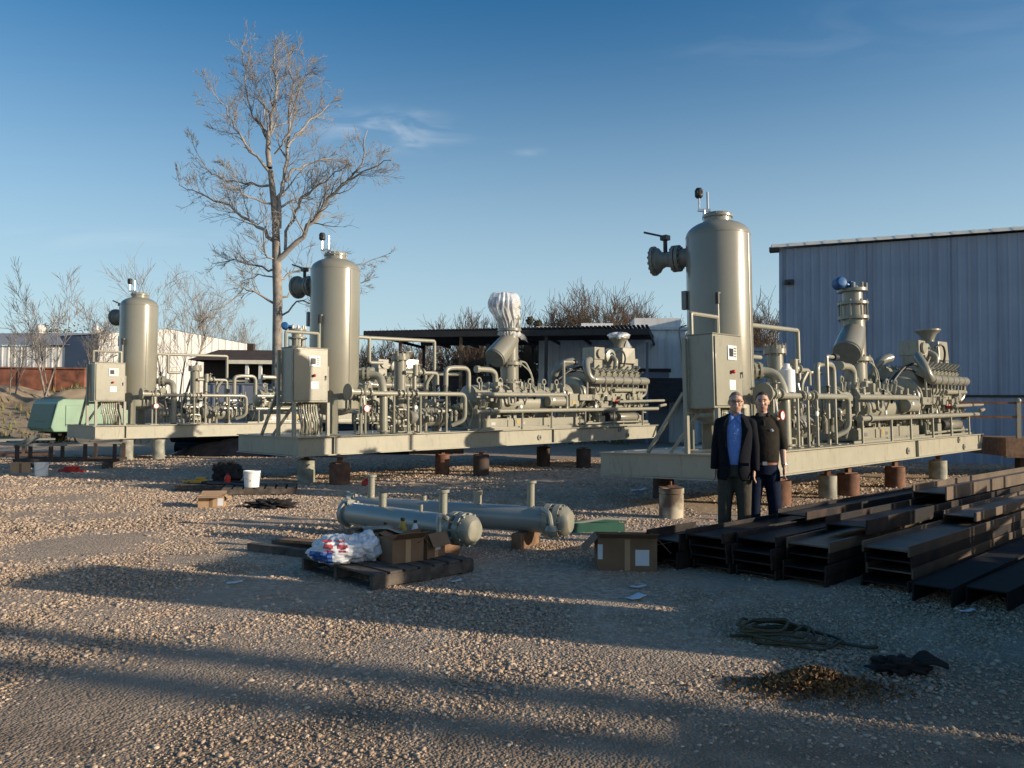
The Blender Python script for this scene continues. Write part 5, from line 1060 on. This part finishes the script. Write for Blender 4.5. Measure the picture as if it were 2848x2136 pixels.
def tools():
    o, V, f = lumpy('bag_of_scrap', (-5.75, 16.2, .125), (.28, .22, .24), 'rag', 'dark crumpled sack with faded print on the left pallet', 'sack', 4, .4)
    b = MB(); b.b2(-.17, .17, -.07, .07, 0, .06); b.b2(-.05, .13, -.05, .05, .06, .11); b.cyl((-.17, 0, .03), (-.3, 0, .03), .03, n=8); o = b.build('power_tool', 'yellow', bevel=.01); o.location = (-6.25, 16.0, .124); o.rotation_euler = (0, 0, .5); tag(o, 'yellow power tool lying on the left pallet', 'power tool')
    bottle((-5.55, 15.65, .124), 'red', 'red and dark can standing near the sack on the left pallet', .22, .06)
    for k, (x, y, a, lab) in enumerate(((-6.1, 15.75, .2, 'black hose length lying along the left pallet edge'), (-5.9, 15.55, -.3, 'black rod lying across the front of the left pallet'))):
        b = MB(); b.tube([(0, 0, .03), (.5, .05, .035), (.9, -.04, .03)], .028, n=8); o = b.build('rod', 'black'); o.location = (x, y, .122); o.rotation_euler = (0, 0, a); tag(o, lab, 'rod')
    b = MB(); b.box((0, 0, .055), (.26, .18, .11)); b.box((.02, 0, .13), (.18, .12, .04)); o = b.build('plastic_scrap', 'red', bevel=.02); o.location = (-3.05, 17.1, 0); tag(o, 'small red plastic piece beside the rust brown pile', 'plastic piece')
    b = MB(); b.lathe([(.1, 0), (.16, .02), (.18, .14), (.15, .15)], n=14); b.b2(-.3, .3, -.05, .05, .0, .07); o = b.build('red_basin', 'red'); o.location = (-10.95, 19.9, 0); tag(o, 'bright red basin on the gravel right of the far left bucket', 'basin')
    carton((-12.0, 19.55, 0), .5, (.42, .3, .24), 'sunlit tan carton left of the far left bucket', m='card2', flaps=(0, .6, .4, 0))
    lumpy('rag_pile', (-3.9, 13.1, -.02), (.33, .2, .085), 'rag', 'low dark rag heap on the gravel in front of the bucket pallet', 'rag heap', 5, .7, 3.0)
tools()
def frame_rack(p, rz, L, label):
    t = thing('scrap_rack', label, 'steel rack', p, rz, 'welded steel frames lying at the left'); b = MB()
    for y in (0, .9):
        b.bar((0, y, .28), (L, y, .28), .1, .1)
    for x in (.06, L*.5, L-.06): b.bar((x, .05, .28), (x, .85, .28), .08)
    b.build('base_rails', 'pile_dark', t, smooth=False)
    for x in (.08, L*.35, L*.68, L-.08):
        for y in (0, .9):
            b = MB(); b.bar((x, y, .33), (x, y, .72+.12*((x*7) % 1)), .08); b.build('upright', 'pile_dark', t, smooth=False)
    b = MB(); b.bar((0, 0, .78), (L*.5, 0, .80), .07); b.bar((L*.35, .9, .8), (L, .9, .82), .07); b.add([(0, 0, .82), (.5, .0, 1.15), (.6, .06, 1.15), (.1, .06, .82), (0, 0, .7), (.5, 0, 1.03), (.6, .06, 1.03), (.1, .06, .7)], [(0, 1, 2, 3), (4, 7, 6, 5), (0, 4, 5, 1), (2, 6, 7, 3), (1, 5, 6, 2), (3, 7, 4, 0)]); b.build('top_rail', 'flange_dk', t, smooth=False)
    t.scale = (1, 1, .78); b = MB(); b.b2(.2, .34, -.15, 1.05, 0, .22); b.b2(L-.34, L-.2, -.15, 1.05, 0, .22); b.build('bearers', 'wood', t, smooth=False)
frame_rack((-12.9, 20.7, 0), R(12), 2.5, 'grey welded steel frame with uprights just behind the far left bucket')
frame_rack((-15.6, 22.4, 0), R(28), 2.4, 'darker steel frame at the left edge, behind the nearer frame')
def hose_coil():
    p = gnd(2215, 1785); b = MB()
    for k in range(6):
        pts = []; rr = .30-.02*k; ph = random.uniform(0, 6)
        for a in np.linspace(0, 2*pi*.97, 30).tolist(): pts.append((rr*math.cos(a+ph)*1.25+.04*math.sin(3*a+k)-.05*k, rr*.95*math.sin(a+ph)+.03*math.cos(2*a+k*2)+.03*k, .022+.016*k+.01*math.sin(4*a)))
        b.tube(pts, .013, n=6, cap=True)
    b.tube([(.3, -.1, .03), (.42, -.15, .02), (.52, -.24, .02), (.62, -.26, .03)], .013, n=6, bend=.1); b.tube([(-.33, .05, .03), (-.48, .1, .02), (-.58, .08, .02)], .012, n=6, bend=.1)
    o = b.build('hose_coil', 'hose', sharp=None); o.scale = (.78, .78, .9); o.location = (p.x, p.y, 0); tag(o, 'loose coil of olive yellow hose on the shaded gravel', 'hose')
    p = gnd(2500, 1868); o, V, f = lumpy('work_glove', (p.x, p.y, 0), (.15, .09, .05), 'rag', 'black crumpled rag by the leaf heap in the foreground', 'rag', 6, .6, 2.6)
    b = MB()
    for k in range(5): b.tube([(.1, .02*k-.04, .02), (.18, .03*k-.08, .05+.01*k), (.26+.02*math.sin(k), .035*k-.09, .02)], .014, n=6, bend=.05)
    b.build('loose_strips', 'rag', o, sharp=None)
hose_coil()
def leaf_pile():
    p = gnd(2262, 1918); b = MB(); 
    for k in range(3600):
        a = random.uniform(0, 2*pi); r_ = abs(random.gauss(0, .42)); x = r_*math.cos(a)*.62; y = r_*math.sin(a)*.28; h = .12*math.exp(-(x*x/.07+y*y/.02))
        c = Vector((x, y, random.uniform(.0, 1)**.6*h+.012)); s_ = random.uniform(.006, .019); u = Vector((random.gauss(0, 1), random.gauss(0, 1), random.gauss(0, .6))).normalized()*s_; w = u.cross(Vector((random.gauss(0, 1), random.gauss(0, 1), random.gauss(0, 1)))).normalized()*s_*.6
        b.add([c-u, c+w, c+u+Vector((0, 0, s_*.3)), c-w], [(0, 1, 2, 3)])
    o = b.build('dry_leaf_heap', 'leaf', smooth=False); o.location = (p.x, p.y, 0); tag(o, 'small heap of dry brown leaves and chips in the foreground', 'leaf heap', kind='stuff')
leaf_pile()
for k, (px, py, d, lab, rz) in enumerate(((1768, 1668, (.16, .11), 'white scrap of paper on the gravel below the large open box', .6), (1775, 1638, (.14, .07), 'folded white paper just above the lower paper scrap', -.3), (652, 1627, (.14, .05), 'pale strip of paper in the left foreground shadow', .2), (1268, 1622, (.10, .05), 'small white scrap right of the littered pallet', .4), (1778, 1366, (.32, .16), 'pale torn plastic on the shaded gravel left of the men', .2), (2690, 1706, (.12, .05), 'small pale scrap near the black beams', .1), (312, 1298, (.4, .25), 'flat yellowish board lying near the left piles', .3))):
    q = gnd(px, py); pap('paper_scrap', (q.x, q.y, .012), d, lab, 'litter', rz, 'paper' if k != 6 else 'trim')
def green_trough():
    q = gnd(1640, 1478); t = thing('green_trough', 'dark green metal trough on the gravel right of the pipe vessels', 'trough', (q.x, q.y, 0), R(8))
    b = MB(); b.b2(-.35, .45, -.12, .14, 0, .02); b.b2(-.35, .45, -.14, -.12, 0, .13); b.b2(-.35, .45, .14, .16, 0, .13); b.b2(-.37, -.35, -.14, .16, 0, .13); b.build('tray', 'green_dk', t, smooth=False)
    b = MB(); b.tube([(-.3, -.05, .1), (.2, 0, .17), (.5, .02, .15)], .02, n=7); b.build('lip_bar', 'pipe_grey', t)
green_trough()
# second, shaded equipment base with handrail beyond the nearest skid
def side_platform():
    o = Vector((13.2, 21.3, 0)); t = thing('steel_platform', 'shaded brown steel platform with handrail right of the nearest skid', 'platform', o, RZB-R(52))
    b = MB(); b.b2(0, 6, 0, 2.5, 1.0, 1.04); b.b2(0, 6, 0, .03, .55, .998); b.b2(0, .03, .03, 2.5, .55, .998); b.b2(0, 6, -.05, .08, .52, .548); b.build('base_frame', 'wood2', t, smooth=False)
    for x in (.35, 2.6, 4.9):
        b = MB(); b.b2(x-.05, x+.05, .02, .12, 1.041, 2.0); b.sphere((x, .07, 2.04), .08, 10, 6); b.build('rail_post', 'paint', t)
    b = MB(); b.bar((-1.4, .07, 1.98), (6, .07, 1.98), .06); b.bar((-1.4, .07, 1.6), (6, .07, 1.6), .06); b.build('handrail', 'rust', t)
    for x in (.6, 3.0, 5.4):
        b = MB(); b.b2(x-.15, x+.15, .2, .5, 0, .519); b.build('support_block', 'darkwood', t)
side_platform()

# ------------------------------------------------------------------ people
def remesh(o, vox, it=2, f=.5):
    r_ = o.modifiers.new('remesh', 'REMESH'); r_.mode = 'VOXEL'; r_.voxel_size = vox; r_.use_smooth_shade = True
    s_ = o.modifiers.new('smooth', 'SMOOTH'); s_.iterations = it; s_.factor = f
def limb(b, pts, rs, n=12):
    for i in range(len(pts)-1): b.cyl(pts[i], pts[i+1], rs[i], rs[i+1], n)
    for p, r_ in zip(pts, rs): b.sphere(p, r_, n, 8)
def hand(b, w, d, s):
    """w wrist, d down direction; s=+1 when the thumb lies toward -y (front) and palm faces the thigh (toward x*s)"""
    w = Vector(w); dn = Vector(d).normalized(); fr = Vector((0, -1, 0)); fr = (fr-dn*fr.dot(dn)).normalized(); sd = dn.cross(fr)
    palm = w+dn*.055; T = Matrix((sd, fr, dn)).transposed().to_4x4(); T.translation = palm
    b.sphere((0, 0, 0), (.017, .042, .055), 12, 8, T)
    for k, (off, L) in enumerate(((.030, .072), (.010, .082), (-.011, .076), (-.030, .060))):
        p0 = w+dn*.088+fr*off; p1 = p0+dn*L*.5+sd*s*.006; p2 = p1+dn*L*.42+sd*s*.020+fr*.004
        limb(b, [p0, p1, p2], [.0088, .0082, .007], 8)
    p0 = w+dn*.03+fr*.034; p1 = p0+dn*.035+fr*.022; p2 = p1+dn*.032+fr*.004; limb(b, [p0, p1, p2], [.012, .0105, .009], 8)
def head(b, c, yaw=0.0, wide=1.0):
    """c: centre of skull"""
    c = Vector(c); T = Matrix.Translation(c) @ Matrix.Rotation(yaw, 4, 'Z')
    b.sphere((0, .012, .015), (.076*wide, .098, .105), 20, 14, T); b.sphere((0, -.022, -.055), (.062*wide, .07, .072), 18, 12, T); b.sphere((0, -.045, -.098), (.034*wide, .036, .028), 12, 8, T)
    b.sphere((0, -.062, .028), (.056, .028, .022), 12, 8, T); b.sphere((0, -.098, -.022), (.0135, .020, .018), 10, 8, T); b.cyl(T @ Vector((0, -.085, .018)), T @ Vector((0, -.104, -.02)), .009, .012, 8)
    for s in (-1, 1): b.sphere((s*.036, -.068, -.03), (.024, .02, .022), 10, 8, T); b.sphere((s*.078*wide, .012, -.005), (.010, .020, .032), 10, 8, T)
    b.sphere((0, -.084, -.062), (.024, .012, .011), 10, 8, T)
    return T
def face(parent, T, glasses=False):
    b = MB()
    for s in (-1, 1): b.sphere((s*.031, -.083, .008), (.011, .008, .006), 10, 6, T)
    b.build('eyes', 'eye', parent)
    b = MB()
    for s in (-1, 1): b.sphere((s*.032, -.0875, .027), (.019, .007, .005), 10, 6, T)
    b.build('eyebrows', 'hair_d' if not glasses else 'hair_g', parent)
    b = MB(); b.sphere((0, -.0945, -.061), (.024, .005, .0065), 14, 6, T); mo = b.build('mouth', 'lip', parent)
    b = MB(); b.sphere((0, -.0975, -.0605), (.015, .003, .003), 12, 6, T); b.build('teeth', 'teeth', mo)
    if glasses:
        b = MB()
        for s in (-1, 1):
            pts = [T @ Vector((s*.033+.024*math.cos(a), -.101, .006+.017*math.sin(a))) for a in np.linspace(0, 2*pi, 15).tolist()]; b.tube(pts, .0028, n=6); b.tube([T @ Vector((s*.057, -.098, .01)), T @ Vector((s*.08, -.05, .012)), T @ Vector((s*.082, .02, .008))], .0026, n=6)
        b.tube([T @ Vector((-.01, -.102, .01)), T @ Vector((.01, -.102, .01))], .0026, n=6); g = b.build('glasses', 'black', parent)
        b = MB()
        for s in (-1, 1): b.lathe([(.022, 0), (.001, .001)], T @ Vector((s*.033, -.0995, .006)), T.to_3x3() @ Vector((0, -1, 0)), 14, sy=.75)
        pass
def hair(parent, T, m, recede=.0, name='hair'):
    b = MB(); n = 26; mm = 14; V = []; keep = {}
    for j in range(mm+1):
        ph = pi*j/mm*.62            # from crown down
        for i in range(n):
            a = 2*pi*i/n; x = math.sin(a)*math.sin(ph); y = -math.cos(a)*math.sin(ph); z = math.cos(ph)
            k = 1.0+.035*mnoise.noise(Vector((x*5, y*5, z*5)))
            V.append(T @ Vector((x*.082*k, .014+y*.105*k, .018+z*.110*k))); keep[j*n+i] = (y, z, x)
    fs = []
    for j in range(mm):
        for i in range(n):
            q = (j*n+i, j*n+(i+1) % n, (j+1)*n+(i+1) % n, (j+1)*n+i); y = sum(keep[k][0] for k in q)/4; z = sum(keep[k][1] for k in q)/4; x = sum(keep[k][2] for k in q)/4
            lim = .62+recede-.35*x*x
            if y < -.22 and z < lim: continue
            if y < .05 and z < -.12: continue
            fs.append(q)
    b.add(V, fs); o = b.build(name, m, parent, sharp=None); so = o.modifiers.new('thick', 'SOLIDIFY'); so.thickness = .014; so.offset = 1
def legs(b, hip, knee, ank, r0, r1, r2, hipz):
    for s in (-1, 1): limb(b, [(s*hip[0], hip[1], hip[2]), (s*knee[0], knee[1]+(.015 if s > 0 else -.005), knee[2]), (s*ank[0], ank[1], ank[2])], [r0, r1, r2], 16)
def shoes(t):
    for s in (-1, 1):
        b = MB(); b.loft([(s*.125, -.03, 0, .048, .135), (s*.125, -.03, .03, .050, .135), (s*.122, -.01, .06, .044, .11), (s*.12, .03, .10, .046, .06)], 18); b.build('shoe', 'shoe', t)
def man_suit():
    p = Vector((2.65, 9.5, 0)); t = thing('person', 'man with grey hair and glasses in a navy blazer over blue shirt', 'person', p, face_rz(p)-.08); t.rotation_euler[1] = .010
    b = MB(); T = head(b, (.004, -.008, 1.745), .16, 1.06)
    limb(b, [(0, .012, 1.66), (0, .02, 1.55)], [.056, .062], 14)
    b.loft([(0, .01, .90, .15, .105), (0, .01, 1.05, .155, .11), (0, 0, 1.25, .165, .115), (0, .005, 1.42, .175, .11), (0, .01, 1.52, .15, .085), (0, .015, 1.57, .07, .06)], 24)
    for s in (-1, 1):
        limb(b, [(s*.165, .01, 1.50), (s*.212, .03, 1.22), (s*.224, -.02, .97)], [.055, .044, .030]); hand(b, (s*.224, -.02, .96), (s*-.03, -.16, -1), -s)
    legs(b, (.092, .01, .90), (.11, .0, .5), (.12, .03, .09), .088, .058, .04, .9)
    for s in (-1, 1): b.loft([(s*.122, -.03, .01, .04, .12), (s*.122, -.02, .05, .035, .10), (s*.12, .03, .10, .036, .04)], 12)
    bo = b.build('body', 'skin', t, sharp=None); remesh(bo, .0075, 1); face(bo, T, True); hair(bo, T, 'hair_g', .06)
    b = MB(); b.loft([(0, .01, .98, .168, .122), (0, .0, 1.06, .172, .128), (0, -.005, 1.25, .178, .132), (0, 0, 1.42, .185, .126), (0, .008, 1.52, .155, .098), (0, .012, 1.575, .078, .074)], 28); sh = b.build('shirt', 'blueshirt', bo, sharp=None); remesh(sh, .012, 2)
    b = MB()
    for s in (-1, 1): b.add([(s*.005, -.085, 1.565), (s*.085, -.03, 1.61), (s*.10, -.055, 1.545), (s*.06, -.115, 1.50)], [(0, 1, 2, 3)])
    n = 16; R0 = [(.073*math.sin(a), .012-.068*math.cos(a), 1.555) for a in np.linspace(.5, 2*pi-.5, n).tolist()]; R1 = [(.076*math.sin(a), .014-.072*math.cos(a), 1.615+.01*math.cos(a)) for a in np.linspace(.55, 2*pi-.55, n).tolist()]; b.add(R0+R1, [(i, i+1, n+i+1, n+i) for i in range(n-1)])
    c = b.build('collar', 'blueshirt', sh, sharp=None); so = c.modifiers.new('t', 'SOLIDIFY'); so.thickness = .006
    b = MB(); [b.sphere((0, -.132+.004*(k % 2), 1.12+.085*k), .004, 8, 6) for k in range(5)]; b.build('buttons', 'white', sh)
    b = MB(); b.loft([(0, .01, .86, .17, .125), (0, .01, .95, .175, .128), (0, .008, 1.07, .172, .126)], 24); legs(b, (.092, .01, .88), (.11, -.005, .5), (.12, .03, .06), .108, .082, .072, .9)
    tr = b.build('trousers', 'slacks', bo, sharp=None); remesh(tr, .012, 3)
    
    # open jacket: front gap follows the lapel line
    b = MB(); n = 40; V = []; secs = [(.82, .192, .150, .42), (.92, .192, .152, .26), (1.00, .186, .150, .20), (1.08, .180, .148, .30), (1.2, .182, .150, .44), (1.32, .192, .152, .56), (1.42, .200, .146, .60), (1.50, .188, .122, .55), (1.555, .140, .096, .50), (1.60, .084, .080, .75)]
    for (z, rx, ry, g) in secs:
        for i in range(n):
            a = g+(2*pi-2*g)*i/(n-1); wv = 1+.02*math.sin(a*5+z*11); V.append((rx*wv*math.sin(a), .008-ry*wv*math.cos(a), z+(.02*math.cos(a) if z > 1.58 else 0)))
    b.add(V, [(j*n+i, j*n+i+1, (j+1)*n+i+1, (j+1)*n+i) for j in range(len(secs)-1) for i in range(n-1)])
    ja = b.build('jacket', 'navy', bo, sharp=None); so = ja.modifiers.new('t', 'SOLIDIFY'); so.thickness = .014; so.offset = 1; sb = ja.modifiers.new('s', 'SUBSURF'); sb.levels = 1; sb.render_levels = 1
    for s in (-1, 1):
        b = MB(); limb(b, [(s*.11, .012, 1.545), (s*.178, .012, 1.49), (s*.220, .03, 1.22), (s*.236, -.015, .99)], [.045, .068, .060, .047], 16); b.cyl((s*.236, -.015, .99), (s*.238, -.02, .94), .047, .046, 16)
        sl_ = b.build('sleeve', 'navy', ja, sharp=None); remesh(sl_, .011, 2)
        b = MB(); b.add([(s*.052, -.152, 1.06), (s*.10, -.162, 1.22), (s*.15, -.142, 1.40), (s*.165, -.13, 1.43), (s*.13, -.125, 1.46), (s*.10, -.10, 1.545), (s*.07, -.085, 1.56), (s*.085, -.14, 1.40), (s*.075, -.158, 1.22)], [(0, 1, 8), (1, 2, 7, 8), (2, 3, 4, 7), (4, 5, 6, 7)]); lp_ = b.build('lapel', 'navy', ja, smooth=False); so = lp_.modifiers.new('t', 'SOLIDIFY'); so.thickness = .008
        b = MB(); b.b2(s*.12-.05, s*.12+.05, -.150, -.138, 1.0, 1.035); b.build('pocket_flap', 'navy', ja)
    shoes(bo)
man_suit()
def man_polo():
    p = Vector((3.13, 9.85, 0)); t = thing('person', 'man in black short-sleeved shirt with brown belt and dark jeans, right of the blazer man', 'person', p, face_rz(p)+.13); t.rotation_euler[1] = -.018
    b = MB(); T = head(b, (0, -.005, 1.758), -.10, 1.0)
    limb(b, [(0, .012, 1.67), (0, .02, 1.56)], [.056, .064], 14)
    b.loft([(0, .01, .90, .15, .105), (0, .01, 1.05, .16, .115), (0, 0, 1.25, .172, .122), (0, .005, 1.42, .185, .115), (0, .01, 1.53, .155, .088), (0, .015, 1.58, .07, .06)], 24)
    for s in (-1, 1):
        y2 = -.02 if s > 0 else .02
        limb(b, [(s*.17, .01, 1.51), (s*.232, .035, 1.22), (s*.236, y2-.02, .97)], [.057, .045, .031]); hand(b, (s*.236, y2-.02, .96), (s*-.06, -.2, -1), -s)
    legs(b, (.092, .01, .90), (.125, -.01, .5), (.135, .03, .09), .09, .06, .04, .9)
    for s in (-1, 1): b.loft([(s*.122, -.03, .01, .04, .12), (s*.122, -.02, .05, .035, .10), (s*.12, .03, .10, .036, .04)], 12)
    bo = b.build('body', 'skin', t, sharp=None); remesh(bo, .0075, 1); face(bo, T, False); hair(bo, T, 'hair_d', .10)
    b = MB(); b.loft([(0, .01, 1.0, .178, .132), (0, .0, 1.04, .186, .14), (0, -.01, 1.12, .188, .142), (0, -.01, 1.26, .184, .142), (0, 0, 1.42, .192, .134), (0, .006, 1.52, .150, .104), (0, .012, 1.58, .082, .076)], 28)
    for s in (-1, 1): limb(b, [(s*.11, .012, 1.55), (s*.18, .012, 1.49), (s*.222, .03, 1.30), (s*.236, .034, 1.20)], [.045, .068, .066, .064], 16)
    sh = b.build('shirt', 'blackshirt', bo, sharp=None); remesh(sh, .011, 2)
    b = MB(); n = 16; R0 = [(.078*math.sin(a), .012-.074*math.cos(a), 1.56) for a in np.linspace(.45, 2*pi-.45, n).tolist()]; R1 = [(.078*math.sin(a), .014-.074*math.cos(a), 1.612+.008*math.cos(a)) for a in np.linspace(.6, 2*pi-.6, n).tolist()]; R2 = [(.096*math.sin(a), .014-.095*math.cos(a), 1.565+.008*math.cos(a)) for a in np.linspace(.5, 2*pi-.5, n).tolist()]
    b.add(R0+R1+R2, [(i, i+1, n+i+1, n+i) for i in range(n-1)]+[(n+i, n+i+1, 2*n+i+1, 2*n+i) for i in range(n-1)]); c = b.build('collar', 'blackshirt', sh, sharp=None); so = c.modifiers.new('t', 'SOLIDIFY'); so.thickness = .006
    b = MB(); b.add([(-.018, -.140, 1.36), (.018, -.140, 1.36), (.016, -.10, 1.54), (-.016, -.10, 1.54)], [(0, 1, 2, 3)]); pl = b.build('placket', 'blackshirt', sh); so = pl.modifiers.new('t', 'SOLIDIFY'); so.thickness = .006
    b = MB(); E_ = [(.088+.026*math.cos(a), -.1345-.004*math.sin(a)+.012*abs(math.cos(a)), 1.405+.011*math.sin(a)) for a in np.linspace(0, 2*pi, 15).tolist()[:-1]]; b.add(E_, [tuple(range(14))]); b.add([(.075, -.137, 1.414), (.10, -.137, 1.418), (.103, -.137, 1.428), (.078, -.137, 1.424)], [(0, 1, 2, 3)]); em = b.build('chest_emblem', 'bag', sh, smooth=False); so = em.modifiers.new('t', 'SOLIDIFY'); so.thickness = .008; so.offset = 0
    b = MB(); b.loft([(0, .01, .86, .168, .125), (0, .01, .95, .176, .130), (0, .008, 1.035, .172, .130)], 24); legs(b, (.092, .01, .88), (.125, -.01, .5), (.135, .03, .06), .106, .084, .074, .9)
    tr = b.build('jeans', 'jeans', bo, sharp=None); remesh(tr, .012, 3)
    b = MB(); b.loft([(0, .009, .985, .180, .137), (0, .009, 1.025, .180, .137)], 28); be = b.build('belt', 'belt', tr, sharp=30)
    b = MB(); b.b2(-.026, .026, -.139, -.129, .983, 1.027); b.build('belt_buckle', 'steel', be)
    b = MB(); b.lathe([(.034, -.01), (.038, 0), (.034, .01)], (.236, -.04, 1.0), (0, -.2, 1), 14); b.build('wrist_watch', 'steel', bo)
    shoes(bo)
man_polo()

# ------------------------------------------------------------------ shadow casters added outside the frame, shaped to throw the long shadows
def UV(u, v, z=0.0): return Vector((u*math.cos(SUN_S)+v*math.sin(SUN_S), u*math.sin(SUN_S)-v*math.cos(SUN_S), z))
RZS = math.atan2(-math.cos(SUN_S), math.sin(SUN_S))      # local x points to the sun
def toilet(u, v, lab):  # unseen cabin, put in only for the shadow band it throws
    t = thing('shadow_toilet', lab, 'portable toilet', UV(u, v), RZS, 'portable toilets added outside the view for their shadows')
    b = MB(); b.b2(-.54, .54, -.535, .535, .12, 2.28); b.build('cabin', 'green_dk', t, bevel=.03)
    b = MB(); b.add([(-.56, -.55, 2.281), (.56, -.55, 2.281), (.56, .55, 2.281), (-.56, .55, 2.281), (-.4, -.3, 2.36), (.4, -.3, 2.36), (.4, .3, 2.36), (-.4, .3, 2.36)], [(0, 3, 2, 1), (4, 5, 6, 7), (0, 1, 5, 4), (1, 2, 6, 5), (2, 3, 7, 6), (3, 0, 4, 7)]); b.build('roof', 'white', t, smooth=False)
    b = MB(); b.b2(-.35, .35, -.56, -.54, .16, 2.1); d = b.build('door', 'green', t, bevel=.01)
    b = MB(); b.b2(.24, .30, -.58, -.562, 1.0, 1.15); b.build('handle', 'black', d)
    b = MB(); b.b2(-.58, .58, -.58, .58, 0, .118); b.cyl((.3, .3, 2.36), (.3, .3, 2.46), .05); b.build('skid_base', 'black', t)
toilet(6.06, 2.95, 'green portable toilet cabin added right of the view for its shadow, the one nearer the camera')
toilet(7.30, 4.05, 'green portable toilet cabin added right of the view for its shadow, the one nearer the beams')
def container():  # unseen box added to keep the beam ends and large carton in shadow
    t = thing('shadow_container', 'narrow low blue-grey corrugated tool container added for shade right of the beams, outside the view', 'container', UV(8.40, 4.2), RZS)
    b = MB(); b.b2(.03, 6.03, -.56, .56, .12, 2.0)
    for k in range(20):
        x = .15+k*.29; b.b2(x, x+.15, -.60, -.561, .2, 1.95); b.b2(x, x+.15, 0.561, .60, .2, 1.95)
    b.build('box', 'greywall', t, smooth=False)
    b = MB()
    for y in (-.53, .53):
        for x in (.08, 5.98): b.b2(x-.1, x+.1, y-.08, y+.08, 0, 2.06)
        b.b2(.18, 5.88, y-.07, y+.07, .0, .119); b.b2(.18, 5.88, y-.07, y+.07, 2.002, 2.06)
    b.build('corner_frame', 'greywall', t, smooth=False)
    for y in (-.24, .24):
        b = MB(); b.b2(-.03, .028, y-.21, y+.21, .2, 1.9); d = b.build('door', 'greywall', t)
        b = MB()
        for k in (-.1, .1): b.cyl((-.06, y+k, .2), (-.06, y+k, 1.9), .02, n=8)
        b.build('lock_rod', 'steel', d)
container()
def shadow_pallets():  # unseen stack added to shade the lower right foreground
    for k in range(7):
        t = pallet(UV(3.3, 3.5).to_2d()[:], RZS+random.uniform(-.03, .03), (1.25, 1.2), 'weathered pallet, %s from the bottom of the stack added for shade right of the view' % ordw[k]); t.location.z = .147*k
shadow_pallets()
def rack():  # unseen rack, added and filled to throw patchy shade on the beams
    t = thing('shadow_rack', 'low steel rack filled with crates, added for shade right of the nearest skid, outside the view', 'pipe rack', UV(11.0, 7.2), RZS)
    ys = [-2.05, -1.35, -.7, .1, .75, 1.5, 2.1]
    for y in ys:
        b = MB(); b.b2(-.05, .05, y-.05, y+.05, 0, 2.1); b.build('post', 'rust', t)
    for z in (.12, .80, 1.48):
        b = MB(); b.b2(-.04, .04, -2.1, 2.15, z, z+.06); b.build('cross_bar', 'rust', t)
    for k in range(6):
        for z, hs in ((.18, (.55, .3, .58, .4, .6, .5)), (.86, (.5, .58, .42, .6, .33, .2)), (1.54, (.45, .2, .55, .5, .12, 0))):
            h = hs[k]
            if h <= 0: continue
            y0, y1 = ys[k]+.06, ys[k+1]-.06-.12*((k*7+int(z*10)) % 3)
            b = MB(); b.b2(-.3, .3, y0, y1, z+.005, z+h)
            for q in range(3): b.b2(-.315, -.301, y0, y1, z+.02+q*h/3, z+.02+q*h/3+h*.2)
            b.build('crate', 'wood', t, smooth=False)
rack()
def pole(u, v, h, r_, label):  # unseen pole added to cast one soft strip across the foreground
    t = thing('shadow_pole', label, 'utility pole', UV(u, v), RZS, 'utility poles added outside the view for their shadows'); b = MB(); b.cyl((0, 0, -.2), (0, 0, h), r_, r_*.8, 14); b.build('pole', 'wood', t)
    b = MB(); b.b2(-.06, .06, -1.2, 1.2, h-.6, h-.48); b.build('cross_arm', 'wood', t)
    for y in (-1.0, 0.35, 1.0):
        b = MB(); b.lathe([(.05, 0), (.06, .05), (.03, .12)], (0, y, h-.478), n=10); b.build('insulator', 'greywall', t)
pole(4.42, 24, 9.5, .21, 'tall wooden utility pole added out of view, throwing the upper long shadow across the foreground')
pole(3.86, 27, 10.5, .21, 'tall wooden utility pole added out of view, throwing the lower long shadow across the foreground')


def spool():  # unseen spool added to cut short the thin lit gap
    t = thing('shadow_spool', 'wooden cable spool added for shade between the portable toilets, outside the view', 'cable spool', UV(6.68, 2.85), RZS)
    b = MB(); b.lathe([(.05, 0), (.42, 0), (.42, .06), (.05, .06)], n=28); b.lathe([(.05, .74), (.42, .74), (.42, .80), (.05, .80)], n=28); b.build('flange_boards', 'wood', t)
    b = MB(); b.lathe([(.26, .061), (.26, .739)], n=24); b.build('cable_drum', 'black', t)
spool()
grey_box('shadow_chest', 'low dark steel tool chest added for shade beside the pallet stack, outside the view', 'tool chest', UV(4.70, 3.5), (1.4, .85, .80), RZS, 'greywall')  # unseen chest, added so its shadow darkens the right foreground
